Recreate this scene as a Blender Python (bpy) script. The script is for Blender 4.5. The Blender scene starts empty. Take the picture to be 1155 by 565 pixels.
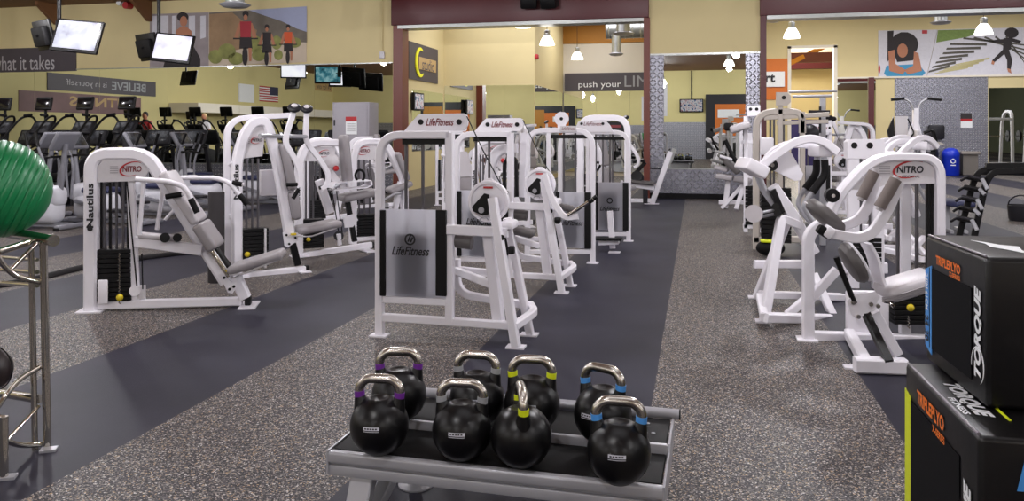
import bpy, bmesh, math, random
from mathutils import Vector, Matrix, Euler
random.seed(7)
SC = bpy.context.scene
COL = SC.collection
PI = math.pi
# ------------------------------------------------------------------ camera numbers (image frame 1155 x 565)
F, CX, HY, EYE = 900.0, 577.5, 149.0, 1.5
TH = math.atan(208 / 900.0)
CT, ST = math.cos(TH), math.sin(TH)

def ray(px, py):
    a = (px - CX) / F
    return Vector((-ST + a * CT, CT + a * ST, -(py - HY) / F))
EYEV = Vector((0, 0, EYE))
def onY(px, py, Y):
    r = ray(px, py); return EYEV + r * (Y / r.y)
def onX(px, py, X):
    r = ray(px, py); return EYEV + r * (X / r.x)
def onZ(px, py, Z=0.0):
    r = ray(px, py); return EYEV + r * ((Z - EYE) / r.z)

class Plane:
    """vertical working plane of a machine: floor point and heading"""
    def __init__(s, x, y, deg):
        a = math.radians(deg)
        s.o = Vector((x, y, 0)); s.t = Vector((math.cos(a), math.sin(a), 0)); s.n = Vector((-math.sin(a), math.cos(a), 0))
    def __call__(s, px, py, off=0.0):
        r = ray(px, py); o = s.o + s.n * off
        return EYEV + r * ((o - EYEV).dot(s.n) / r.dot(s.n))
    def L(s, pts, off=0.0):
        return [s(p[0], p[1], p[2] if len(p) > 2 else off) for p in pts]

# ------------------------------------------------------------------ materials
def lin(c):
    out = []
    for v in c[:3]:
        v = v / 255.0
        out.append(v / 12.92 if v <= 0.04045 else ((v + 0.055) / 1.055) ** 2.4)
    return (out[0], out[1], out[2], 1.0)

MATS = {}
def nodes_of(name):
    m = bpy.data.materials.new(name); m.use_nodes = True
    nt = m.node_tree
    b = nt.nodes['Principled BSDF']
    MATS[name] = m
    return m, nt, b
def N(nt, t, **kw):
    n = nt.nodes.new(t)
    for k, v in kw.items():
        if k in n.inputs: n.inputs[k].default_value = v
        else: setattr(n, k, v)
    return n
def mat(name, rgb, rough=0.5, metal=0.0, var=0.06, scale=18.0, bump=0.0, bscale=200.0, alpha=1.0, coat=0.0, emit=None, estr=0.0, spec=None):
    m, nt, b = nodes_of(name)
    c = lin(rgb)
    tc = N(nt, 'ShaderNodeTexCoord')
    no = N(nt, 'ShaderNodeTexNoise'); no.inputs['Scale'].default_value = scale; no.inputs['Detail'].default_value = 3
    nt.links.new(tc.outputs['Object'], no.inputs['Vector'])
    mx = N(nt, 'ShaderNodeMix', data_type='RGBA')
    mx.inputs[6].default_value = tuple(max(0, v * (1 - var)) for v in c[:3]) + (1,)
    mx.inputs[7].default_value = tuple(min(1, v * (1 + var)) for v in c[:3]) + (1,)
    nt.links.new(no.outputs['Fac'], mx.inputs[0])
    nt.links.new(mx.outputs[2], b.inputs['Base Color'])
    b.inputs['Roughness'].default_value = rough
    b.inputs['Metallic'].default_value = metal
    b.inputs['Alpha'].default_value = alpha
    b.inputs['Coat Weight'].default_value = coat
    if spec is not None: b.inputs['Specular IOR Level'].default_value = spec
    if emit:
        b.inputs['Emission Color'].default_value = lin(emit); b.inputs['Emission Strength'].default_value = estr
    if bump:
        n2 = N(nt, 'ShaderNodeTexNoise'); n2.inputs['Scale'].default_value = bscale; n2.inputs['Detail'].default_value = 2
        nt.links.new(tc.outputs['Object'], n2.inputs['Vector'])
        bp = N(nt, 'ShaderNodeBump'); bp.inputs['Strength'].default_value = bump; bp.inputs['Distance'].default_value = 0.004
        nt.links.new(n2.outputs['Fac'], bp.inputs['Height']); nt.links.new(bp.outputs['Normal'], b.inputs['Normal'])
    return m

white = mat('white_powder_coat', (236, 233, 240), 0.35, var=0.02)
cream = mat('cream_powder_coat', (190, 182, 174), 0.4, var=0.03)
silver = mat('silver_powder_coat', (172, 172, 178), 0.34, 0.25, var=0.03)
chrome = mat('polished_steel', (205, 200, 190), 0.12, 1.0, var=0.03)
brushed = mat('brushed_steel', (186, 180, 172), 0.27, 1.0, var=0.04, scale=30)
rodm = mat('guide_rod_steel', (120, 118, 122), 0.28, 0.9)
black = mat('black_plastic', (12, 11, 13), 0.42, var=0.15, spec=.3)
blackr = mat('black_rubber', (15, 14, 16), 0.62, var=0.2, bump=0.15, spec=.2)
blackmetal = mat('black_weight_iron', (14, 13, 15), 0.5, 0.0, spec=.25)
pad_grey = mat('grey_vinyl', (150, 145, 148), 0.42, var=0.04, bump=0.08, bscale=400)
pad_light = mat('light_grey_vinyl', (188, 183, 187), 0.4, var=0.03, bump=0.06, bscale=400)
pad_dark = mat('dark_grey_vinyl', (92, 88, 88), 0.42, var=0.06, bump=0.08, bscale=400)
plate_grey = mat('grey_decal_plate', (208, 204, 208), 0.4, var=0.06, scale=40)
ink_grey = mat('grey_ink', (150, 146, 150), 0.6)
red = mat('red_print', (176, 34, 40), 0.5)
darkred = mat('dark_red_print', (120, 40, 48), 0.5)
ink = mat('black_ink', (26, 24, 30), 0.5)
yellow = mat('yellow_plastic', (214, 190, 30), 0.45)
lime = mat('lime_tape', (214, 226, 22), 0.5)
purple = mat('purple_tape', (104, 36, 140), 0.5)
bluetape = mat('blue_tape', (74, 148, 222), 0.5)
greytape = mat('grey_tape', (150, 152, 156), 0.5)
orange = mat('orange_print', (238, 118, 30), 0.55)
wprint = mat('white_print', (232, 234, 236), 0.5)
kbblack = mat('black_kettlebell_coat', (12, 11, 13), 0.34, spec=.32, var=0.1, bump=0.04, bscale=300)
boxvinyl = mat('black_box_vinyl', (8, 7, 9), 0.38, spec=.42, var=0.12, scale=9, bump=0.25, bscale=14)
boxpanel = mat('black_box_mesh_panel', (9, 9, 13), 0.7, spec=.12, var=0.2, scale=300)
seam = mat('grey_piping', (120, 114, 122), 0.4)
green = mat('green_ball_vinyl', (14, 116, 66), 0.34, var=0.06, scale=3)
maroon = mat('maroon_paint', (84, 26, 32), 0.42, var=0.06, scale=5)
jambred = mat('red_brown_paint', (112, 52, 40), 0.4, var=0.05)
wall_y = mat('yellow_wall_paint', (212, 196, 148), 0.75, var=0.03, scale=2.0, bump=0.05, bscale=60)
wall_o = mat('olive_wall_paint', (212, 200, 142), 0.75, var=0.03, scale=2.0)
wall_w = mat('pale_wall_paint', (226, 218, 202), 0.75, var=0.03, scale=2.0)
ochre = mat('ochre_paint', (176, 118, 34), 0.6)
browndeck = mat('brown_timber_deck', (116, 78, 48), 0.7, var=0.2, scale=6)
signgrey = mat('charcoal_sign', (74, 68, 74), 0.55, var=0.03)
lightgrey_ink = mat('light_grey_ink', (176, 172, 176), 0.5)
navy = mat('navy_plastic', (40, 44, 78), 0.5)
ellgrey = mat('machine_grey_plastic', (128, 128, 136), 0.4)
ellwhite = mat('machine_pale_shell', (206, 206, 214), 0.4)
dkgrey = mat('dark_grey_plastic', (34, 33, 38), 0.45, spec=.3)
bluebin = mat('blue_bin_plastic', (22, 52, 196), 0.4)
cabgrey = mat('grey_cabinet_steel', (150, 146, 154), 0.45)
galv = mat('galvanised_steel', (170, 172, 170), 0.35, 0.8, var=0.15, scale=14)
skin = mat('printed_skin_tone', (172, 112, 84), 0.7)
tan = mat('tan_print', (190, 160, 110), 0.7)
mural_orange = mat('orange_wall_paint', (206, 112, 40), 0.65)
darkgreen = mat('dark_green_paint', (84, 88, 68), 0.75, var=0.04, scale=2.0)
bluewall = mat('deep_blue_paint', (44, 38, 110), 0.6)

def mirror_mat():
    m, nt, b = nodes_of('mirror_glass')
    tc = N(nt, 'ShaderNodeTexCoord'); no = N(nt, 'ShaderNodeTexNoise'); no.inputs['Scale'].default_value = 0.6
    nt.links.new(tc.outputs['Object'], no.inputs['Vector'])
    cr = N(nt, 'ShaderNodeValToRGB'); cr.color_ramp.elements[0].color = (.80, .83, .79, 1); cr.color_ramp.elements[1].color = (.84, .87, .83, 1)
    nt.links.new(no.outputs['Fac'], cr.inputs[0]); nt.links.new(cr.outputs[0], b.inputs['Base Color'])
    b.inputs['Metallic'].default_value = 1; b.inputs['Roughness'].default_value = 0.0
    return m
mirrorm = mirror_mat()

def smoked_mat():
    """frosted shroud: scatters the light that reaches its back, so the weights close behind it read dark"""
    m, nt, b = nodes_of('frosted_shroud_plastic')
    tc = N(nt, 'ShaderNodeTexCoord'); no = N(nt, 'ShaderNodeTexNoise'); no.inputs['Scale'].default_value = 3
    nt.links.new(tc.outputs['Object'], no.inputs['Vector'])
    cr = N(nt, 'ShaderNodeValToRGB'); cr.color_ramp.elements[0].color = lin((196, 196, 206)); cr.color_ramp.elements[1].color = lin((214, 214, 224))
    nt.links.new(no.outputs['Fac'], cr.inputs[0]); nt.links.new(cr.outputs[0], b.inputs['Base Color']); b.inputs['Roughness'].default_value = .35
    tl = N(nt, 'ShaderNodeBsdfTranslucent'); tl.inputs[0].default_value = lin((244, 244, 250)); tp = N(nt, 'ShaderNodeBsdfTransparent')
    m1 = N(nt, 'ShaderNodeMixShader'); m1.inputs[0].default_value = .88; nt.links.new(b.outputs[0], m1.inputs[1]); nt.links.new(tl.outputs[0], m1.inputs[2])
    m2 = N(nt, 'ShaderNodeMixShader'); m2.inputs[0].default_value = .16; nt.links.new(m1.outputs[0], m2.inputs[1]); nt.links.new(tp.outputs[0], m2.inputs[2])
    nt.links.new(m2.outputs[0], nt.nodes['Material Output'].inputs[0])
    return m
smoked = smoked_mat()

def tread_mat(name, ua, va, cell=0.085):
    """diamond plate: raised lugs turned alternately, from object coordinates"""
    m, nt, b = nodes_of(name)
    tc = N(nt, 'ShaderNodeTexCoord'); sp = N(nt, 'ShaderNodeSeparateXYZ'); nt.links.new(tc.outputs['Object'], sp.inputs[0])
    def M(op, a, bb=None, c=None):
        n = N(nt, 'ShaderNodeMath', operation=op)
        for i, v in enumerate((a, bb, c)):
            if v is None: continue
            if isinstance(v, (int, float)): n.inputs[i].default_value = v
            else: nt.links.new(v, n.inputs[i])
        return n.outputs[0]
    u = M('MULTIPLY', sp.outputs[ua], 1 / cell); v = M('MULTIPLY', sp.outputs[va], 1 / cell)
    fu = M('SUBTRACT', M('FRACT', u), 0.5); fv = M('SUBTRACT', M('FRACT', v), 0.5)
    par = M('MODULO', M('ABSOLUTE', M('ADD', M('FLOOR', u), M('FLOOR', v))), 2.0)
    sg = M('SUBTRACT', M('MULTIPLY', par, 2.0), 1.0)
    a = M('ADD', fu, M('MULTIPLY', fv, sg)); c = M('SUBTRACT', fu, M('MULTIPLY', fv, sg))
    d = M('ADD', M('POWER', M('MULTIPLY', a, 1.35), 2.0), M('POWER', M('MULTIPLY', c, 4.6), 2.0))
    h = M('SUBTRACT', 1.0, M('MINIMUM', d, 1.0))
    no = N(nt, 'ShaderNodeTexNoise'); no.inputs['Scale'].default_value = 11; no.inputs['Detail'].default_value = 4
    nt.links.new(tc.outputs['Object'], no.inputs['Vector'])
    cr = N(nt, 'ShaderNodeValToRGB'); cr.color_ramp.elements[0].color = lin((112, 112, 124)); cr.color_ramp.elements[1].color = lin((176, 176, 186))
    nt.links.new(no.outputs['Fac'], cr.inputs[0])
    lm = N(nt, 'ShaderNodeMix', data_type='RGBA'); nt.links.new(M('MULTIPLY', h, .75), lm.inputs[0]); nt.links.new(cr.outputs[0], lm.inputs[6]); lm.inputs[7].default_value = lin((236, 236, 242)); nt.links.new(lm.outputs[2], b.inputs['Base Color'])
    bp = N(nt, 'ShaderNodeBump'); bp.inputs['Strength'].default_value = 1.0; bp.inputs['Distance'].default_value = 0.02
    nt.links.new(h, bp.inputs['Height']); nt.links.new(bp.outputs['Normal'], b.inputs['Normal'])
    b.inputs['Metallic'].default_value = 0.75; b.inputs['Roughness'].default_value = 0.36
    return m
tread = tread_mat('diamond_plate', 0, 2)

def floor_mat():
    m, nt, b = nodes_of('striped_rubber_floor')
    tc = N(nt, 'ShaderNodeTexCoord'); sp = N(nt, 'ShaderNodeSeparateXYZ'); nt.links.new(tc.outputs['Object'], sp.inputs[0])
    def M(op, a, bb=None):
        n = N(nt, 'ShaderNodeMath', operation=op)
        for i, v in enumerate((a, bb)):
            if v is None: continue
            if isinstance(v, (int, float)): n.inputs[i].default_value = v
            else: nt.links.new(v, n.inputs[i])
        return n.outputs[0]
    k = M('FRACT', M('MULTIPLY', M('ADD', sp.outputs[0], 0.24 + 2.44 * 40), 1 / 2.44))
    stripe = M('LESS_THAN', k, 0.5)              # 1 = flecked roll, 0 = plain black roll
    vo = N(nt, 'ShaderNodeTexVoronoi'); vo.inputs['Scale'].default_value = 165
    nt.links.new(tc.outputs['Object'], vo.inputs['Vector'])
    sx = N(nt, 'ShaderNodeSeparateColor'); nt.links.new(vo.outputs['Color'], sx.inputs[0])
    cr = N(nt, 'ShaderNodeValToRGB'); e = cr.color_ramp; e.interpolation = 'CONSTANT'
    e.elements[0].position = 0; e.elements[0].color = lin((40, 38, 42)); e.elements[1].position = .42; e.elements[1].color = lin((68, 65, 69))
    for p, c in ((.62, (104, 100, 101)), (.79, (150, 141, 132)), (.92, (182, 156, 124)), (.96, (208, 202, 198))):
        x = e.elements.new(p); x.color = lin(c)
    nt.links.new(sx.outputs[0], cr.inputs[0])
    no = N(nt, 'ShaderNodeTexNoise'); no.inputs['Scale'].default_value = 1.4; no.inputs['Detail'].default_value = 6
    nt.links.new(tc.outputs['Object'], no.inputs['Vector'])
    c2 = N(nt, 'ShaderNodeValToRGB'); c2.color_ramp.elements[0].color = lin((38, 37, 48)); c2.color_ramp.elements[1].color = lin((50, 49, 62))
    c2.color_ramp.elements[0].position = .3; c2.color_ramp.elements[1].position = .7
    nt.links.new(no.outputs['Fac'], c2.inputs[0])
    mx = N(nt, 'ShaderNodeMix', data_type='RGBA'); nt.links.new(stripe, mx.inputs[0]); nt.links.new(c2.outputs[0], mx.inputs[6]); nt.links.new(cr.outputs[0], mx.inputs[7])
    nt.links.new(mx.outputs[2], b.inputs['Base Color'])
    b.inputs['Roughness'].default_value = 0.48; b.inputs['Specular IOR Level'].default_value = .15
    bp = N(nt, 'ShaderNodeBump'); bp.inputs['Strength'].default_value = 0.12; bp.inputs['Distance'].default_value = 0.003
    nt.links.new(sx.outputs[1], bp.inputs['Height']); nt.links.new(bp.outputs['Normal'], b.inputs['Normal'])
    return m
floorm = floor_mat()

def screen_mat(name, cols, strength, scale=4.0):
    m, nt, b = nodes_of(name)
    tc = N(nt, 'ShaderNodeTexCoord'); no = N(nt, 'ShaderNodeTexNoise'); no.inputs['Scale'].default_value = scale; no.inputs['Detail'].default_value = 3
    nt.links.new(tc.outputs['Object'], no.inputs['Vector'])
    cr = N(nt, 'ShaderNodeValToRGB'); e = cr.color_ramp
    e.elements[0].position = .3; e.elements[0].color = lin(cols[0]); e.elements[1].position = .62; e.elements[1].color = lin(cols[-1])
    for i, c in enumerate(cols[1:-1]):
        x = e.elements.new(.3 + .32 * (i + 1) / (len(cols) - 1)); x.color = lin(c)
    nt.links.new(no.outputs['Fac'], cr.inputs[0]); nt.links.new(cr.outputs[0], b.inputs['Emission Color'])
    b.inputs['Emission Strength'].default_value = strength; b.inputs['Base Color'].default_value = (.02, .02, .02, 1); b.inputs['Roughness'].default_value = .2
    return m
scr_white = screen_mat('lit_screen_pale', [(150, 140, 168), (214, 216, 236), (236, 238, 250), (246, 246, 255)], 2.0)
scr_white2 = screen_mat('lit_screen_bright', [(206, 202, 230), (240, 238, 252), (250, 248, 255)], 2.2)
scr_small = screen_mat('lit_screen_mixed', [(120, 40, 60), (220, 190, 200), (235, 235, 240), (60, 80, 140)], 1.0, 9)
scr_blue = screen_mat('lit_screen_teal', [(30, 70, 90), (70, 150, 170), (170, 220, 230)], 1.0, 6)
lampglow = mat('glowing_lamp_glass', (250, 248, 240), 0.3, emit=(255, 250, 240), estr=9.0)

# ------------------------------------------------------------------ mesh builder
def fillet(pts, r, n=6, closed=False):
    pts = [Vector(p) for p in pts]
    if r <= 0 or len(pts) < 3: return pts
    out = []
    L = len(pts)
    for i, p in enumerate(pts):
        if not closed and i in (0, L - 1): out.append(p); continue
        a, b = pts[i - 1], pts[(i + 1) % L]
        d1, d2 = (a - p), (b - p)
        if d1.length < 1e-6 or d2.length < 1e-6: continue
        t = min(r, .48 * d1.length, .48 * d2.length)
        q0, q1 = p + d1.normalized() * t, p + d2.normalized() * t
        for k in range(n + 1):
            u = k / n
            out.append(q0 * (1 - u) ** 2 + p * 2 * u * (1 - u) + q1 * u * u)
    return out
def circ(r, n=12): return [(r * math.cos(2 * PI * i / n), r * math.sin(2 * PI * i / n)) for i in range(n)]
def rect(w, h, c=None):
    w, h = w / 2, h / 2
    c = min(w, h) * .22 if c is None else c
    if c <= 0: return [(-w, -h), (w, -h), (w, h), (-w, h)]
    return [(-w + c, -h), (w - c, -h), (w, -h + c), (w, h - c), (w - c, h), (-w + c, h), (-w, h - c), (-w, -h + c)]
def oval(w, h, n=14): return [(w / 2 * math.cos(2 * PI * i / n), h / 2 * math.sin(2 * PI * i / n)) for i in range(n)]

SPLIT = {'guide_rods': 'guide_rod', 'foot_plates': 'foot_plate', 'shroud_edges': 'shroud_edge', 'lever_bars': 'lever_bar', 'lever_grips': 'lever_grip',
         'black_uprights': 'black_upright', 'rubber_rolls': 'rubber_roll', 'side_panels': 'side_panel', 'bolt': 'bolt', 'weight_stack': 'weight_plate', 'hand_grip': 'hand_grip',
         'levelling_foot': 'levelling_foot', 'round_hole': 'round_hole', 'black_stops': 'black_stop', 'sled_arms': 'sled_arm', 'top_bars': 'top_bar', 'dip_handles': 'dip_handle', 'shelf_bolt': 'shelf_bolt',
         'rail_end_cap': 'rail_end_cap', 'printed_window': 'printed_window_pane', 'seat_piping': 'seat_piping', 'belt': 'belt', 'printed_lines': 'printed_line', 'small_print': 'small_print', 'cable': 'cable', 'printed_bicycle': 'printed_bicycle', 'printed_hair_and_clothes': 'printed_hair_and_clothes'}
class MB:
    def __init__(s): s.bm = bmesh.new()
    def sweep(s, pts, prof, ref=None, closed=False, fil=0, scale=None, cap=True):
        pts = fillet(pts, fil, closed=closed) if fil else [Vector(p) for p in pts]
        n = len(pts); rings = []; U = None
        for i, p in enumerate(pts):
            if closed: T = pts[(i + 1) % n] - pts[i - 1]
            elif i == 0: T = pts[1] - p
            elif i == n - 1: T = p - pts[-2]
            else: T = (pts[i + 1] - p).normalized() + (p - pts[i - 1]).normalized()
            T = T.normalized()
            if ref is not None: u = Vector(ref) - T * Vector(ref).dot(T)
            elif U is None:
                z = Vector((0, 0, 1)) if abs(T.z) < .9 else Vector((1, 0, 0)); u = z - T * z.dot(T)
            else: u = U - T * U.dot(T)
            u = u.normalized(); U = u; v = T.cross(u)
            k = scale(i / (n - 1)) if scale else 1.0
            rings.append([s.bm.verts.new(p + (u * a + v * b) * k) for a, b in prof])
        m = len(prof)
        for i in range(n if closed else n - 1):
            A, B = rings[i], rings[(i + 1) % n]
            for j in range(m):
                s.bm.faces.new((A[j], A[(j + 1) % m], B[(j + 1) % m], B[j]))
        if cap and not closed:
            s.bm.faces.new(list(reversed(rings[0]))); s.bm.faces.new(rings[-1])
        return s
    def tube(s, pts, r, n=12, fil=0, closed=False): return s.sweep(pts, circ(r, n), None, closed, fil)
    def bar(s, p0, p1, w, h, ref=(0, 1, 0)): return s.sweep([p0, p1], rect(w, h), ref)
    def cyl(s, p0, p1, r0, r1=None, n=24):
        r1 = r0 if r1 is None else r1
        return s.sweep([p0, p1], circ(1, n), None, scale=lambda t: r0 + (r1 - r0) * t)
    def box(s, c, size, R=None, bev=0.0, seg=2):
        g = bmesh.ops.create_cube(s.bm, size=1.0); vs = g['verts']
        for v in vs: v.co = Vector((v.co.x * size[0], v.co.y * size[1], v.co.z * size[2]))
        if bev > 0:
            es = list({e for v in vs for e in v.link_edges})
            r = bmesh.ops.bevel(s.bm, geom=es, offset=min(bev, .49 * min(size)), segments=seg, profile=.5, affect='EDGES', clamp_overlap=True)
            vs = list({v for f in r['faces'] for v in f.verts} | {v for v in vs if v.is_valid})
        c = Vector(c)
        for v in vs: v.co = (R @ v.co if R is not None else v.co) + c
        return s
    def pad(s, p0, p1, w, t, ref, r=.03, push=0.0):
        """upholstered pad: rounded box from p0 to p1 along its length, w wide along ref, t thick"""
        p0, p1 = Vector(p0), Vector(p1); T = (p1 - p0); L = T.length; T.normalize()
        u = Vector(ref) - T * Vector(ref).dot(T); u.normalize(); v = T.cross(u)
        R = Matrix((u, v, T)).transposed()
        return s.box((p0 + p1) / 2 + v * push, (w, t, L), R, r, 4)
    def prism(s, pts, d):
        pts = [Vector(p) for p in pts]; d = Vector(d)
        A = [s.bm.verts.new(p) for p in pts]; B = [s.bm.verts.new(p + d) for p in pts]; n = len(pts)
        nrm = Vector((0, 0, 0))
        for i in range(n): nrm += pts[i].cross(pts[(i + 1) % n])
        f = nrm.dot(d) > 0
        s.bm.faces.new(list(reversed(A)) if f else A); s.bm.faces.new(B if f else list(reversed(B)))
        for i in range(n):
            q = (A[i], A[(i + 1) % n], B[(i + 1) % n], B[i])
            s.bm.faces.new(q if f else tuple(reversed(q)))
        return s
    def lathe(s, prof, o=(0, 0, 0), axis=(0, 0, 1), n=28):
        ax = Vector(axis).normalized(); z = Vector((1, 0, 0)) if abs(ax.x) < .9 else Vector((0, 1, 0))
        u = (z - ax * z.dot(ax)).normalized(); v = ax.cross(u); o = Vector(o); rings = []
        for r, h in prof:
            if r < 1e-5: rings.append([s.bm.verts.new(o + ax * h)])
            else: rings.append([s.bm.verts.new(o + ax * h + (u * math.cos(2 * PI * k / n) + v * math.sin(2 * PI * k / n)) * r) for k in range(n)])
        for A, B in zip(rings, rings[1:]):
            for k in range(n):
                a = A[k % len(A)]; b = A[(k + 1) % n % len(A)]; c = B[(k + 1) % n % len(B)]; d = B[k % len(B)]
                q = []
                for w in (a, b, c, d):
                    if w not in q: q.append(w)
                if len(q) > 2: s.bm.faces.new(q)
        if len(rings[0]) > 1: s.bm.faces.new(list(reversed(rings[0])))
        if len(rings[-1]) > 1: s.bm.faces.new(rings[-1])
        return s
    def ball(s, c, r, sc=(1, 1, 1), R=None, n=24, m=14):
        k = [(math.sin(PI * i / m), -math.cos(PI * i / m)) for i in range(m + 1)]
        k[0] = (0, -1); k[-1] = (0, 1)
        b = MB().lathe(k, n=n)
        return s.merge(b, lambda co: (R @ Vector((co.x * r * sc[0], co.y * r * sc[1], co.z * r * sc[2])) if R is not None else Vector((co.x * r * sc[0], co.y * r * sc[1], co.z * r * sc[2]))) + Vector(c))
    def merge(s, o, fn):
        mp = {v: s.bm.verts.new(fn(v.co)) for v in o.bm.verts}
        for f in o.bm.faces: s.bm.faces.new([mp[v] for v in f.verts])
        o.bm.free(); return s
    def build(s, name, m, parent=None, sharp=38, at0=False, split=True):
        if split and parent is not None and name in SPLIT:
            s.bm.verts.index_update(); seen = set(); first = None
            for v0 in list(s.bm.verts):
                if v0 in seen: continue
                st, comp = [v0], []; seen.add(v0)
                while st:
                    v = st.pop(); comp.append(v)
                    for e in v.link_edges:
                        w2 = e.other_vert(v)
                        if w2 not in seen: seen.add(w2); st.append(w2)
                nb = MB(); mp = {v: nb.bm.verts.new(v.co) for v in comp}
                for f in {f for v in comp for f in v.link_faces}: nb.bm.faces.new([mp[v] for v in f.verts])
                ob = nb.build(SPLIT[name], m, parent, sharp, split=False)
                first = first or ob
            s.bm.free(); return first
        me = bpy.data.meshes.new(name)
        bmesh.ops.recalc_face_normals(s.bm, faces=s.bm.faces)
        w = Vector((0, 0, 0)); p = parent
        while p is not None: w += p.location; p = p.parent
        if parent is None and not at0:
            xs = [v.co for v in s.bm.verts]
            mn = Vector([min(c[i] for c in xs) for i in range(3)]); mxx = Vector([max(c[i] for c in xs) for i in range(3)])
            w = Vector(((mn.x + mxx.x) / 2, (mn.y + mxx.y) / 2, mn.z))
        for v in s.bm.verts: v.co -= w
        s.bm.to_mesh(me); s.bm.free()
        me.materials.append(m)
        for pl in me.polygons: pl.use_smooth = True
        me.set_sharp_from_angle(angle=math.radians(sharp))
        o = bpy.data.objects.new(name, me); COL.objects.link(o)
        if parent is None: o.location = w
        else: o.parent = parent
        return o

def thing(name, label, cat, loc=(0, 0, 0), group=None):
    o = bpy.data.objects.new(name, None); COL.objects.link(o); o.location = loc
    o.empty_display_size = .1
    o['label'] = label; o['category'] = cat
    if group: o['group'] = group
    return o
def tag(o, label, cat, group=None):
    o['label'] = label; o['category'] = cat
    if group: o['group'] = group
    return o
def struct(o): o['kind'] = 'structure'; return o
def dup(root, loc=None, rz=None, label=None, group=None):
    r = root.copy(); COL.objects.link(r)
    if loc is not None: r.location = loc
    if rz is not None: r.rotation_euler = (0, 0, rz)
    if label: r['label'] = label
    if group: r['group'] = group
    def kids(a, b):
        for ch in list(a.children):
            c = ch.copy(); COL.objects.link(c); c.parent = b
            kids(ch, c)
    kids(root, r)
    return r

def text_mesh(body, o, xd, yd, size, m, name, parent, align='CENTER', shear=0.0, width=None, bold=0.0, depth=.0015, spacing=1.0):
    """lettering laid on a surface: o = middle of the line, xd reading direction, yd up direction"""
    cu = bpy.data.curves.new(name, 'FONT'); cu.body = body; cu.size = 1.0; cu.align_x = 'CENTER'; cu.align_y = 'CENTER'
    cu.shear = shear; cu.extrude = 0.0; cu.offset = bold; cu.resolution_u = 3; cu.space_character = spacing
    ob = bpy.data.objects.new(name, cu)
    me = bpy.data.meshes.new_from_object(ob)
    bpy.data.objects.remove(ob); bpy.data.curves.remove(cu)
    xd, yd = Vector(xd).normalized(), Vector(yd).normalized(); zd = xd.cross(yd)
    xs = [v.co.x for v in me.vertices]; ys = [v.co.y for v in me.vertices]
    cx, cy = (min(xs) + max(xs)) / 2, (min(ys) + max(ys)) / 2
    sy = size / (max(ys) - min(ys)); sx = sy if width is None else width / (max(xs) - min(xs))
    w = Vector((0, 0, 0)); p = parent
    while p is not None: w += p.location; p = p.parent
    for v in me.vertices:
        v.co = Vector(o) + xd * ((v.co.x - cx) * sx) + yd * ((v.co.y - cy) * sy) + zd * depth - w
    me.name = name; me.materials.clear(); me.materials.append(m)
    t = bpy.data.objects.new(name, me); COL.objects.link(t); t.parent = parent
    return t
def quadface(b, pts): b.bm.faces.new([b.bm.verts.new(Vector(p)) for p in pts]); return b
# ================================================================== THE SETTING
WY = 18.4          # face of the mirrored wall
def slab(name, x0, x1, y0, y1, z0, z1, m, at0=False):
    return struct(MB().box(((x0 + x1) / 2, (y0 + y1) / 2, (z0 + z1) / 2), (x1 - x0, y1 - y0, z1 - z0)).build(name, m, at0=at0))
slab('floor', -22, 22, -9, 31.3, -.1, 0, floorm, at0=True)
slab('ceiling', -22.2, 22.2, -9.2, WY, 4.95, 5.15, browndeck)
slab('wall_left', -22.2, -22, -9, 27, 0, 5, wall_o)
slab('wall_back', -22, 22, -9.2, -9, 0, 5, wall_o)
slab('wall_right', 22, 22.2, -9, 31.3, 0, 6.3, darkgreen)
# mirrored wall, left of the first opening
slab('wall_front', -22, -7.2, WY, WY + .3, 0, 5, wall_y)
slab('wall_panel', -1.05, 1.38, WY, WY + .3, 0, 5, wall_y)
slab('wall_corridor_left', -7.5, -7.2, WY + .3, 22.5, 0, 5.4, wall_y)
slab('wall_corridor_far', -7.5, -4.49, 22.3, 22.6, 0, 5.4, wall_y)
slab('wall_corridor_return', -4.7, -4.49, 22.6, 27.3, 0, 5.4, wall_y)
slab('wall_corridor_end', -4.7, -.9, 27.3, 27.5, 0, 4.55, wall_w)
slab('trim_1', -4.7, -.9, 27.25, 27.5, 4.55, 5.4, ochre)
slab('wall_corridor_right', -1.05, -.85, WY + .3, 27.4, 0, 5.4, wall_y)
slab('ceiling_corridor', -7.5, -.85, WY + .3, 27.5, 5.3, 5.5, browndeck)
slab('wall_room_left', 1.2, 1.38, WY + .3, 31.2, 0, 6.2, wall_y)
slab('ceiling_room', 1.2, 22.2, WY + .3, 35, 6.1, 6.3, wall_w)
# far wall of the right-hand room, with a tall framed opening
slab('wall_far_left', 1.2, 3.36, 31, 31.25, 0, 6.2, wall_y)
slab('wall_far_above', 3.36, 4.92, 31, 31.25, 4.6, 6.2, wall_y)
slab('wall_far_right', 4.92, 22, 31, 31.25, 0, 6.2, wall_y)
# maroon beams and jambs of the two openings
def maroon_beam(n, x0, x1, zb):
    b = MB().box(((x0 + x1) / 2, WY + .12, (zb + .08 + 4.95) / 2), (x1 - x0, .5, 4.95 - zb - .08), None, .015)
    o = struct(b.build('trim_%d' % n, maroon))
    slab('trim_%d' % (n + 1), x0 + .15, x1 - .12, WY - .08, WY + .36, zb, zb + .09, galv)
maroon_beam(2, -7.25, -1.05, 4.02); maroon_beam(4, 1.36, 22, 3.98)
slab('trim_6', -7.22, -6.98, WY - .06, WY + .36, 0, 4.1, jambred)
slab('trim_7', -1.17, -1.03, WY - .06, WY + .36, 0, 4.1, jambred)
slab('trim_8', 1.37, 1.5, WY - .06, WY + .36, 0, 4.1, maroon)
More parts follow.
